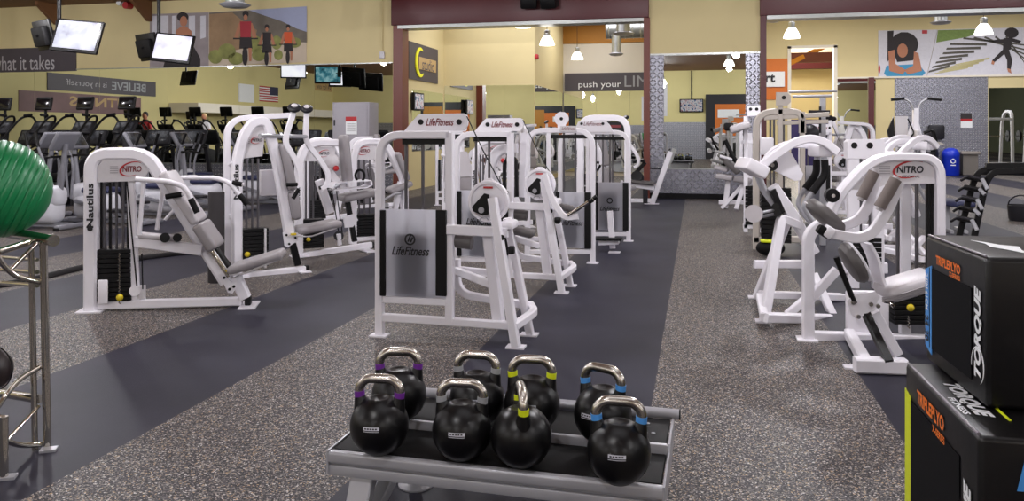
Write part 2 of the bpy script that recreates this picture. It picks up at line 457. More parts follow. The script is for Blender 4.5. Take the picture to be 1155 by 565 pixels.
# diamond plate cladding
def cladding(n, x0, x1, y, z0, z1):
    return slab('trim_%d' % n, x0, x1, y - .012, y, z0, z1, tread)
cladding(9, -1.03, -.72, WY, .66, 3.25); cladding(10, 1.06, 1.36, WY, .66, 3.25); cladding(11, -1.03, 1.37, WY, .12, .68)
cladding(12, -22, -7.25, WY, .12, .68)
cladding(13, 6.93, 9.95, 31, .12, 3.5)
slab('baseboard_front', -22, -7.25, WY - .03, WY, 0, .12, blackr); slab('baseboard_panel', -1.03, 1.37, WY - .03, WY, 0, .12, blackr)
slab('baseboard_far', 4.95, 14, 30.97, 31, 0, .12, blackr)
slab('trim_14', -1.05, 1.38, WY - .03, WY, 3.24, 3.28, galv)
slab('trim_15', -.72, 1.06, WY - .02, WY, .66, .69, galv)
slab('trim_16', -22, -7.25, WY - .025, WY, 3.19, 3.215, galv)
slab('trim_17', -22, -7.25, WY - .02, WY, .67, .7, galv)
# white frame round the far tall opening
slab('trim_18', 3.28, 3.4, 30.95, 31.25, 0, 4.66, wall_w); slab('trim_19', 4.88, 5.0, 30.95, 31.25, 0, 4.66, wall_w); slab('trim_20', 3.28, 5.0, 30.95, 31.25, 4.58, 4.68, wall_w)
# what stands beyond that opening
slab('floor_beyond', 2.4, 7.4, 31.3, 37, -.1, 0, floorm); slab('wall_beyond', 2.2, 7.6, 37, 37.2, 0, 5.3, wall_y)
slab('wall_beyond_left', 2.2, 2.4, 31.25, 37, 0, 6, wall_w); slab('wall_beyond_right', 7.4, 7.6, 31.25, 37, 0, 6, wall_w)
slab('ceiling_beyond', 2.2, 7.6, 31.25, 37.2, 5.9, 6.0, wall_w)
slab('trim_21', 2.4, 7.4, 36.96, 37, 0, 2.05, bluewall)
slab('trim_22', 2.4, 7.4, 34.4, 34.7, 4.35, 4.75, maroon); slab('trim_23', 2.4, 7.4, 36.6, 36.96, 4.25, 4.55, maroon)
b = MB(); b.bar((3.3, 34.4, 4.1), (6.6, 34.6, 5.75), .12, .2); struct(b.build('trim_24', ochre))
slab('trim_25', 2.4, 7.4, 36.7, 36.96, 4.55, 5.2, wall_w)
# dark doorway with a maroon post, right of the opening
slab('trim_26', 6.05, 6.23, 30.9, 31, 0, 3.47, maroon)
# orange wall panel behind the sign
slab('trim_27', 1.6, 3.28, 30.97, 31, 2.7, 4.22, mural_orange)
slab('trim_28', 4.95, 14, 30.94, 31, 3.44, 3.5, wall_w)
# back of the hall: plate dado seen in the panel mirror, orange doorway panel
struct(MB().box((0, -8.99, 1.03), (43.8, .02, 2.06)).build('trim_29', tread))
slab('trim_30', .5, 4.6, -8.98, -8.9, 0, 3.6, dkgrey); slab('trim_31', 1.0, 3.0, -8.9, -8.88, 1.3, 3.05, mural_orange); slab('trim_32', 3.0, 4.4, -8.9, -8.88, 1.3, 3.3, ochre)
# corbels under the timber deck
for i, px in enumerate((66, 170)):
    p = onY(px, 8, WY)
    b = MB().prism([(p.x - .05, WY, 4.95), (p.x - .05, WY - .75, 4.95), (p.x - .05, WY - .75, 4.86), (p.x - .05, WY - .12, 4.42), (p.x - .05, WY, 4.42)], (.1, 0, 0))
    struct(b.build('trim_%d' % (33 + i), browndeck))

# ------------------------------------------------------------------ mirrors
def mirror(label, x0, x1, y, z0, z1, n, axis='x', frame=True):
    r = thing('wall_mirror', label, 'mirror', ((x0 + x1) / 2, y, z0) if axis == 'x' else (y, (x0 + x1) / 2, z0))
    w = (x1 - x0) / n
    for i in range(n):
        a, c = x0 + w * i + .002, x0 + w * (i + 1) - .002
        if axis == 'x': MB().box(((a + c) / 2, y - .004, (z0 + z1) / 2), (c - a, .008, z1 - z0)).build('pane', mirrorm, r)
        else: MB().box((y + .004, (a + c) / 2, (z0 + z1) / 2), (.008, c - a, z1 - z0)).build('pane', mirrorm, r)
    return r
mirror('long wall mirror behind the rows of cardio machines, above diamond plate', -21.9, -7.25, WY, .7, 3.19, 7)
mirror('framed mirror between two diamond plate strips in centre of the photo', -.72, 1.06, WY, .69, 3.24, 1)
mirror('mirror under the deep yellow soffit beside the studio sign', -7.18, -4.5, 22.3, .15, 2.85, 3)
mirror('narrow mirror turning the corner left of the push your slogan', 22.32, 27.28, -4.49, .15, 2.85, 3, 'y')
mirror('mirror below the push your slogan band', -4.46, -1.07, 27.24, .15, 2.92, 3)
mirror('mirror on the studio side wall beneath the yellow ring sign', 19.6, 22.2, -7.2, 1.0, 2.62, 2, 'y')
mirror('mirror right of the bins on the far right wall', 9.97, 13.8, 31, .2, 3.05, 3)
mirror('dark mirror between white frame and maroon post in the far right room', 5.0, 6.04, 31, .12, 3.44, 1)
mirror('small mirror right of the maroon post, far right room', 6.24, 6.3, 31, .12, 3.4, 1)

# ------------------------------------------------------------------ signs
def board(name, label, cat, P, m, depth=.03, nrm=(0, -1, 0)):
    """flat board through four traced corners (counter-clockwise from lower left)"""
    c = sum((Vector(p) for p in P), Vector()) / 4
    r = thing(name, label, cat, c)
    MB().prism(P, Vector(nrm) * depth).build('board', m, r)
    return r
def rectY(px0, py0, px1, py1, Y):
    a, c = onY(px0, py1, Y), onY(px1, py0, Y)
    mz = (onY(px0, py1, Y).z + onY(px1, py1, Y).z) / 2, (onY(px0, py0, Y).z + onY(px1, py0, Y).z) / 2
    return a.x, c.x, mz[0], mz[1]
def boardY(name, label, cat, px0, py0, px1, py1, Y, m, depth=.03, x0=None, x1=None):
    a, c, z0, z1 = rectY(px0, py0, px1, py1, Y)
    a = a if x0 is None else x0; c = c if x1 is None else x1
    return board(name, label, cat, [(a, Y, z0), (c, Y, z0), (c, Y, z1), (a, Y, z1)], m, depth), a, c, z0, z1
X1 = (1, 0, 0); Z1 = (0, 0, 1)
s, a, c, z0, z1 = boardY('slogan_sign', 'charcoal sign reading what it takes beneath the left televisions', 'sign', -10, 54, 86.5, 81, WY, signgrey, x0=-21.8)
t0, t1 = onY(-7, 72, WY).x, onY(62.5, 72, WY).x
text_mesh('what it takes', ((t0 + t1) / 2, WY - .03, onY(28, 71, WY).z), X1, Z1, .40, lightgrey_ink, 'lettering', s, width=t1 - t0)
s, a, c, z0, z1 = boardY('slogan_sign', 'charcoal band reading push your LIMITS inside the maroon opening', 'sign', 637, 82, 760, 102.5, 27.22, signgrey, x1=-1.07)
t0, t1 = onY(652.5, 97, 27.2).x, onY(700.5, 97, 27.2).x
text_mesh('push your', ((t0 + t1) / 2, 27.19, onY(676, 96, 27.2).z), X1, Z1, .27, wprint, 'lettering', s, width=t1 - t0)
t0, t1 = onY(704.5, 92, 27.2).x, onY(726, 92, 27.2).x
text_mesh('LIM', (t0 + (t1 - t0) * .62, 27.19, onY(715, 91.5, 27.2).z), X1, Z1, .37, greytape, 'lettering', s, width=(t1 - t0) * 1.24)
# studio sign on the side wall of the opening
sx = -7.2 + .03
P = [onX(461.4, 89.3, sx), onX(494, 94, sx), onX(494, 56.2, sx), onX(461.4, 45.9, sx)]
y0, y1, z0, z1 = P[0].y, P[1].y, (P[0].z + P[1].z) / 2, (P[2].z + P[3].z) / 2
s = board('studio_sign', 'charcoal studio sign with a yellow ring on the side wall', 'sign', [(-7.2, y0, z0), (-7.2, y1, z0), (-7.2, y1, z1), (-7.2, y0, z1)], signgrey, .03, (1, 0, 0))
cy, cz, rr = y0 + (y1 - y0) * .36, z0 + (z1 - z0) * .5, (z1 - z0) * .37
ring = [Vector((sx + .02, cy + rr * .95 * math.cos(t), cz + rr * math.sin(t))) for t in [math.radians(62 + 244 * i / 28) for i in range(29)]]
MB().sweep(ring, rect(.03, .12), (1, 0, 0), scale=lambda t: .25 + .9 * math.sin(PI * min(1, max(0, t)))).build('ring', mat('yellow_lit_ring', (226, 222, 40), .4, emit=(236, 226, 30), estr=.35), s)
MB().box((sx + .005, y0 + (y1 - y0) * .61, z0 + (z1 - z0) * .48), (.02, (y1 - y0) * .6, (z1 - z0) * .34)).build('name_plate', tan, s)
text_mesh('studio', (sx + .016, y0 + (y1 - y0) * .62, z0 + (z1 - z0) * .47), (0, 1, 0), Z1, .3, navy, 'lettering', s, width=(y1 - y0) * .42)
# sport sign in the far room
board('wall_sign', 'blank white sign on the orange back panel, seen in the panel mirror', 'sign', [(1.15, -8.87, 2.3), (2.3, -8.87, 2.3), (2.3, -8.87, 2.75), (1.15, -8.87, 2.75)], wprint, .03, (0, 1, 0))
s, a, c, z0, z1 = boardY('sport_sign', 'white sign on the orange panel ending in the letter t', 'sign', 845, 81, 885, 98, 30.95, wprint, x0=1.7)
text_mesh('Sport', (onY(857.5, 89, 30.9).x, 30.9, onY(868, 89, 30.9).z), X1, Z1, .46, ink, 'lettering', s, width=1.05, bold=.03)
# reversed-in-mirror sign on the left wall and its neighbours behind the camera
s = board('slogan_sign', 'charcoal BELIEVE is in yourself sign reflected in the left mirror', 'sign', [(-22, 7.7, 2.98), (-22, 13.4, 2.98), (-22, 13.4, 3.58), (-22, 7.7, 3.58)], signgrey, .03, (1, 0, 0))
text_mesh('BELIEVE', (-21.97, 9.3, 3.29), (0, 1, 0), Z1, .34, greytape, 'lettering', s, width=1.95, bold=.02)
text_mesh('is in yourself', (-21.97, 11.55, 3.27), (0, 1, 0), Z1, .28, lightgrey_ink, 'lettering', s, width=2.0)
s = board('wall_mural', 'purple and orange mural below the reflected BELIEVE sign', 'mural', [(-22, 8.6, 2.2), (-22, 14.6, 2.2), (-22, 14.6, 2.9), (-22, 8.6, 2.9)], mat('mural_print', (122, 92, 92), .6, var=.5, scale=1.2), .02, (1, 0, 0))
text_mesh('FITNESS', (-21.98, 10.9, 2.62), (0, 1, 0), Z1, .36, tan, 'lettering', s, width=3.0, bold=.03)
fl = board('national_flag', 'striped flag reflected above the cardio machines', 'flag', [(-21.99, -2.3, 3.1), (-21.99, -.4, 3.1), (-21.99, -.4, 3.9), (-21.99, -2.3, 3.9)], wprint, .015, (1, 0, 0))
for k in range(7): MB().box((-21.972, -1.35, 3.13 + .123 * k), (.008, 1.9, .062)).build('stripe', red, fl)
MB().box((-21.97, -2.3 + .42, 3.68), (.01, .84, .44)).build('canton', navy, fl)
s = board('wall_sign', 'tan sign with dark lettering reflected near the grey cabinet', 'sign', [(-22, -8.8, 3.98), (-22, -6.6, 3.98), (-22, -6.6, 4.5), (-22, -8.8, 4.5)], tan, .03, (1, 0, 0))
text_mesh('24 for one', (-21.97, -7.7, 4.24), (0, 1, 0), Z1, .3, signgrey, 'lettering', s, width=1.9)
s = board('notice_poster', 'white notice reflected left of the flag', 'poster', [(-21.99, .1, 3.0), (-21.99, 1.5, 3.0), (-21.99, 1.5, 3.9), (-21.99, .1, 3.9)], wprint, .02, (1, 0, 0))
slab('trim_35', -22, -20.6, -8.9, 6.8, 2.35, 2.75, wall_w)

# ------------------------------------------------------------------ posters
def print_poly(b, pts, Y): quadface(b, [onY(x, y, Y) for x, y in pts])
def figure_polys(b, cx, cy, h, parts, Y):
    for pts in parts: print_poly(b, [(cx + x * h, cy + y * h) for x, y in pts], Y)
def oval_pts(cx, cy, rx, ry, n=14): return [(cx + rx * math.cos(2 * PI * i / n), cy + ry * math.sin(2 * PI * i / n)) for i in range(n)]
hill = mat('printed_hillside', (150, 122, 92), .7, var=.35, scale=3)
hill2 = mat('printed_ridge', (110, 102, 92), .7, var=.35, scale=4)
bush = mat('printed_scrub', (134, 136, 76), .7, var=.55, scale=5)
skyp = mat('printed_sky', (158, 164, 192), .7, var=.05)
dust = mat('printed_path', (200, 184, 164), .7, var=.12, scale=3)
printdark = mat('printed_dark', (44, 38, 40), .7, var=.2)
printred = mat('printed_red_top', (168, 50, 62), .7)
printor = mat('printed_orange_top', (206, 86, 48), .7)
printskin = mat('printed_skin', (178, 120, 92), .7)
printgym = mat('printed_gym', (150, 140, 142), .7, var=.3, scale=3)
printpale = mat('printed_pale', (206, 204, 212), .7, var=.1)
Y = WY
p = thing('wall_poster', 'wide poster of three cyclists on a dusty hillside trail', 'poster', onY(290, 70, Y))
MB().prism([onY(236, 74.5, Y), onY(346, 70, Y), onY(346, 7, Y), onY(236, 14, Y)], (0, -.02, 0)).build('board', dust, p)
e = .024
b = MB(); print_poly(b, [(280, 11.5), (346, 7.2), (346, 40), (330, 32), (300, 20)], Y - e); b.build('sky', skyp, p)
b = MB(); print_poly(b, [(236, 14.2), (281, 11.5), (300, 18), (318, 24), (334, 32), (346, 36), (346, 48), (300, 45), (262, 44), (236, 50)], Y - e - .002); b.build('ridge', hill2, p)
b = MB(); print_poly(b, [(236, 16), (262, 14), (272, 22), (290, 34), (286, 52), (250, 60), (236, 62)], Y - e - .004); b.build('hillside', hill, p)
b = MB()
for x, y, rx, ry in ((243, 64, 8, 8), (256, 58, 10, 9), (266, 66, 9, 7), (288, 50, 8, 10), (292, 62, 8, 7), (312, 48, 6, 8), (314, 62, 5, 6), (332, 48, 8, 6)): print_poly(b, oval_pts(x, y, rx, ry), Y - e - .006)
b.build('scrub', bush, p)
def cyclist(cx, top, h, mtop):
    dk, sk, tp = MB(), MB(), MB(); q = Y - e - .008
    print_poly(dk, oval_pts(cx, top + .09 * h, .055 * h, .06 * h), q)
    print_poly(sk, oval_pts(cx, top + .15 * h, .035 * h, .05 * h), q - .003)
    print_poly(sk, [(cx - .12 * h, top + .25 * h), (cx - .07 * h, top + .25 * h), (cx - .13 * h, top + .52 * h), (cx - .2 * h, top + .5 * h)], q)
    print_poly(sk, [(cx + .07 * h, top + .25 * h), (cx + .12 * h, top + .25 * h), (cx + .2 * h, top + .5 * h), (cx + .13 * h, top + .52 * h)], q)
    print_poly(tp, [(cx - .1 * h, top + .22 * h), (cx + .1 * h, top + .22 * h), (cx + .09 * h, top + .5 * h), (cx - .09 * h, top + .5 * h)], q - .002)
    print_poly(dk, [(cx - .1 * h, top + .49 * h), (cx + .1 * h, top + .49 * h), (cx + .12 * h, top + .7 * h), (cx - .11 * h, top + .7 * h)], q - .001)
    print_poly(dk, [(cx - .22 * h, top + .51 * h), (cx + .22 * h, top + .51 * h), (cx + .22 * h, top + .535 * h), (cx - .22 * h, top + .535 * h)], q - .004)
    print_poly(sk, [(cx + .05 * h, top + .69 * h), (cx + .11 * h, top + .69 * h), (cx + .1 * h, top + .92 * h), (cx + .06 * h, top + .92 * h)], q - .002)
    print_poly(dk, oval_pts(cx - .01 * h, top + .83 * h, .05 * h, .17 * h), q - .001)
    dk.build('printed_bicycle', printdark, p); sk.build('printed_limbs', printskin, p); tp.build('printed_top', mtop, p)
cyclist(277, 10, 64, printred); cyclist(301, 26, 48, printdark); cyclist(325, 26, 46, printor)
p = thing('wall_poster', 'poster of a woman training, partly behind the second television', 'poster', onY(202, 76, Y))
MB().prism([onY(169.5, 77.5, Y), onY(236, 74.5, Y), onY(236, 14, Y), onY(169.5, 16, Y)], (0, -.02, 0)).build('board', printgym, p)
b = MB()
for x0, x1 in ((172, 190), (194, 198), (213, 220), (226, 232)): print_poly(b, [(x0, 18), (x1, 17.5), (x1, 42), (x0, 44)], Y - e)
b.build('printed_window', printpale, p)
b = MB(); print_poly(b, oval_pts(206, 19, 6.5, 5.5), Y - e - .003); print_poly(b, [(188, 62), (196, 50), (216, 48), (226, 66), (226, 75), (184, 76)], Y - e - .001); b.build('printed_hair_and_clothes', printdark, p)
b = MB(); print_poly(b, oval_pts(207, 24, 4.2, 6), Y - e - .004); print_poly(b, [(199, 34), (204, 30), (210, 30), (216, 35), (217, 50), (197, 52)], Y - e - .002); b.build('printed_skin', printskin, p)
# far room posters
Y = 31
p = thing('wall_poster', 'poster of a curly haired woman holding a plank on a blue mat', 'poster', onY(1018, 86, Y))
MB().prism([onY(990.5, 87, Y), onY(1045, 86, Y), onY(1057, 33.5, Y), onY(990.5, 34.5, Y)], (0, -.03, 0)).build('board', printpale, p)
e = .035
b = MB(); print_poly(b, [(997, 83), (1000, 74), (1036, 72), (1044, 82), (1040, 86), (1000, 86)], Y - e); b.build('printed_mat', mat('printed_blue_mat', (64, 142, 182), .7), p)
b = MB(); print_poly(b, oval_pts(1020, 50, 16, 14), Y - e - .002); print_poly(b, [(1001, 35), (1008, 34.5), (1006, 62), (1001, 70)], Y - e - .001); print_poly(b, [(1008, 60), (1032, 60), (1030, 68), (1012, 70)], Y - e - .003); b.build('printed_hair', printdark, p)
b = MB(); print_poly(b, oval_pts(1018, 57, 6, 8), Y - e - .005)
print_poly(b, [(1002, 58), (1009, 56), (1010, 72), (1022, 79), (1018, 84), (1003, 80)], Y - e - .004); print_poly(b, [(1031, 58), (1036, 60), (1040, 80), (1024, 84), (1020, 79), (1030, 74)], Y - e - .004); b.build('printed_skin', printskin, p)
b = MB(); print_poly(b, oval_pts(991.8, 78, 1.2, 5), Y - e - .002); print_poly(b, [(1040, 34), (1046, 34), (1046, 38), (1040, 38)], Y - e - .002); b.build('printed_red_marks', red, p)
p = thing('wall_poster', 'poster of a runner leaping over white stadium benches', 'poster', onY(1110, 86, Y))
MB().prism([onY(1045.5, 86, Y), onY(1158, 84, Y), onY(1158, 31, Y), onY(1057.5, 33.5, Y)], (0, -.03, 0)).build('board', printpale, p)
b = MB(); print_poly(b, [(1058, 34), (1118, 32.5), (1090, 42), (1056, 48)], Y - e); b.build('printed_grass', mat('printed_grass', (116, 138, 72), .7, var=.3), p)
b = MB()
for k in range(7):
    x, y = 1047 + k * 4, 82 - k * 5.2
    print_poly(b, [(x, y), (x + 1, y - 2.2), (x + 24 + 3 * k, y - 9 + k * 1.1), (x + 24 + 3 * k, y - 6 + k * 1.1)], Y - e - .002)
for k in range(5):
    x, y = 1086 + k * 12, 41 - k * .6
    print_poly(b, [(x, y + 3), (x + 1, y + 1), (1157, y + 9 + k * 6), (1157, y + 10.6 + k * 6)], Y - e - .002)
b.build('printed_bench_shadows', mat('printed_shadow', (84, 80, 72), .7, var=.2), p)
b = MB()
for k in range(5):
    x, y = 1052 + k * 6, 84 - k * 2.6
    print_poly(b, [(x, y), (x + 2, y - 1.4), (x + 40, y - 9), (x + 40, y - 7)], Y - e - .003)
b.build('printed_benches', mat('printed_straw', (188, 178, 130), .7), p)
b = MB()
print_poly(b, oval_pts(1141, 37, 8, 6), Y - e - .005); print_poly(b, [(1132, 43), (1142, 42), (1140, 56), (1131, 58)], Y - e - .005)
print_poly(b, [(1131, 57), (1138, 56), (1142, 68), (1140, 78), (1136, 77), (1136, 68)], Y - e - .006); print_poly(b, [(1131, 56), (1134, 60), (1122, 70), (1119, 68)], Y - e - .006)
print_poly(b, [(1132, 44), (1134, 48), (1122, 48), (1121, 45)], Y - e - .007); print_poly(b, [(1142, 43), (1152, 46), (1150, 49), (1141, 47)], Y - e - .007)
b.build('printed_runner', printdark, p)
b = MB(); print_poly(b, [(1119, 68), (1122, 70), (1121, 73), (1118, 72)], Y - e - .009); print_poly(b, [(1136, 77), (1140, 78), (1141, 83), (1137, 81)], Y - e - .009); b.build('printed_feet', printskin, p)
p = thing('notice_poster', 'small red and white notice on the far diamond plate wall', 'poster', onY(1090, 144, Y - .02))
MB().prism([onY(1083.5, 144, Y - .013), onY(1096.5, 144, Y - .013), onY(1096.5, 127.5, Y - .013), onY(1083.5, 127.5, Y - .013)], (0, -.02, 0)).build('board', wprint, p)
b = MB(); print_poly(b, [(1083.5, 135.5), (1096.5, 135.5), (1096.5, 127.5), (1083.5, 127.5)], Y - .036); b.build('printed_picture', printdark, p)
b = MB(); print_poly(b, [(1083.5, 136.8), (1096.5, 136.8), (1096.5, 134), (1083.5, 134)], Y - .038); b.build('printed_red_band', red, p)
# runners poster on the back wall, seen only in the slogan mirror
p = board('wall_poster', 'white poster with two runners reflected below the slogan band', 'poster', [(-4.2, -9, 2.4), (-1.6, -9, 2.4), (-1.6, -9, 4.3), (-4.2, -9, 4.3)], printpale, .03, (0, 1, 0))
for k, (x, m) in enumerate(((-3.2, red), (-2.6, bluetape))):
    b = MB(); quadface(b, [(x, -8.965, 2.9), (x + .34, -8.965, 2.9), (x + .3, -8.965, 3.7), (x + .04, -8.965, 3.7)]); quadface(b, [(x + .1, -8.964, 3.7), (x + .25, -8.964, 3.7), (x + .25, -8.964, 3.95), (x + .1, -8.964, 3.95)]); b.build('printed_runner', m, p)

# ------------------------------------------------------------------ wall and ceiling fittings
def pendant(label, x, y, z, top, r=.2, group=None, glow=True):
    t = thing('pendant_lamp', label, 'lamp', (x, y, z), group)
    MB().lathe([(r, 0), (r * 1.02, .01), (r * .86, r * .55), (r * .6, r * 1.05), (r * .36, r * 1.3), (r * .34, r * 1.3)], (x, y, z)).build('shade', lampglow, t)
    MB().lathe([(r * .36, r * 1.28), (r * .4, r * 1.4), (r * .4, r * 1.95), (r * .12, r * 2.1)], (x, y, z)).build('lamp_holder', galv, t)
    MB().cyl((x, y, z + r * 2.0), (x, y, top), .008, n=8).build('cord', black, t)
    return t
def pend_px(label, px, py, zc, top, r, group=None):
    q = EYEV + ray(px, py) * zc
    pendant(label, q.x, q.y, q.z, top, r, group)
pend_px('bell pendant lamp nearest in the maroon opening', 617, 51, 20.5, 5.3, .19)
pend_px('smaller bell pendant lamp deeper in the maroon opening', 651, 67, 25.5, 5.3, .19)
pend_px('bell pendant lamp right of the maroon jamb in the far room', 893, 43, 22, 6.1, .22)
pend_px('bell pendant lamp over the stadium bench poster', 1109.5, 39, 22, 6.1, .23)
t = thing('flush_ceiling_light', 'round flush light on the ceiling of the maroon opening', 'lamp', EYEV + ray(590, 31) * 21)
MB().lathe([(.2, 0), (.24, .03), (.24, .07)], t.location).build('diffuser', lampglow, t)
MB().cyl(t.location + Vector((0, 0, .06)), (t.location.x, t.location.y, 5.3), .22, n=20).build('housing', galv, t)
def diffuser(label, px, py, zc, r, top):
    q = EYEV + ray(px, py) * zc
    t = thing('air_diffuser', label, 'air vent', q)
    MB().lathe([(r * .2, -.02), (r * .75, 0), (r, .05), (r * .72, .08), (r * .6, .09)], q, n=26).build('diffuser_cone', silver, t)
    MB().cyl(q + Vector((0, 0, .08)), (q.x, q.y, top), r * .6, n=22).build('duct_neck', galv, t)
    return t
diffuser('round air diffuser at the top of the yellow wall', 265, 8, 16, .31, 4.95)
diffuser('round air diffuser high in the maroon opening', 703, 39.5, 22.5, .32, 5.3)
diffuser('round air diffuser below the duct in the maroon opening', 695, 62.5, 25.5, .24, 5.3)
diffuser('round air diffuser above the far posters', 1061, 27, 24, .3, 6.1)
diffuser('round air diffuser at the left end of the far room', 871, 25, 24, .24, 6.1)
q = EYEV + ray(716, 36) * 25.5
d = MB()
d.cyl((q.x - .9, q.y, q.z + .1), (-1.08, q.y, q.z + .1), .3, n=24)
for k in range(int((-1.1 - q.x + .8) / .25)): d.lathe([(.3, -.015), (.315, 0), (.3, .015)], (q.x - .8 + .25 * k, q.y, q.z + .1), (1, 0, 0), 24)
tag(d.build('spiral_duct', galv), 'horizontal spiral duct under the ceiling of the maroon opening', 'duct')
for k, px in enumerate((596.5, 619.5)):
    q = onY(px, 1.5, WY - .35)
    t = thing('wall_spotlight', ('left' if k == 0 else 'right') + ' one of two black spotlights on the maroon beam', 'spotlight', q)
    MB().box(q, (.38, .3, .3), Euler((.4, 0, .15 - .3 * k)).to_matrix(), .04).build('body', black, t)
    MB().bar(q + Vector((0, .1, .05)), (q.x, WY - .12, q.z + .12), .06, .06, (1, 0, 0)).build('bracket', black, t)
t = thing('fire_alarm', 'small white ceiling camera with a red ring above the yellow wall', 'alarm', onY(141, 6, WY))
q = onY(141, 6, WY - .1); MB().cyl(q + Vector((-.12, .1, .06)), q + Vector((-.12, -.1, .06)), .07, n=14).build('base', wprint, t)
MB().cyl(q + Vector((.1, .1, 0)), q + Vector((.1, -.12, -.02)), .09, n=16).build('ring', red, t); MB().bar(q + Vector((0, .06, .04)), q + Vector((0, .06, .16)), .06, .06).build('bracket', wprint, t)
t = thing('strobe_alarm', 'small red alarm on the corner of the deep soffit', 'alarm', onX(605.5, 64, -4.47))
MB().box(onX(605.5, 64, -4.44), (.1, .2, .14), None, .03).build('body', red, t)
t = thing('wall_conduit', 'thin conduit with a small box on the yellow wall beside the maroon beam', 'conduit', onY(431, 62, WY - .03))
q = onY(431, 62, WY - .03); MB().cyl((q.x, q.y, q.z), (q.x, q.y, 4.95), .018, n=10).build('pipe', wall_y, t); MB().box((q.x, q.y, q.z), (.13, .06, .17), None, .015).build('junction_box', plate_grey, t)

# ================================================================== STRENGTH MACHINES
def foot_plate(b, p, w=.11, l=.11, t=.012): b.box((p.x, p.y, t / 2), (w, l, t)); return b
def bolt(b, p, n, r=.014, h=.012):
    p = Vector(p); b.cyl(p, p + Vector(n) * h, r, n=10); return b

def lf_tower(t, x0, x1, top, P, both=False, panel=None, rods=(), y=0.0, plate=None):
    pass

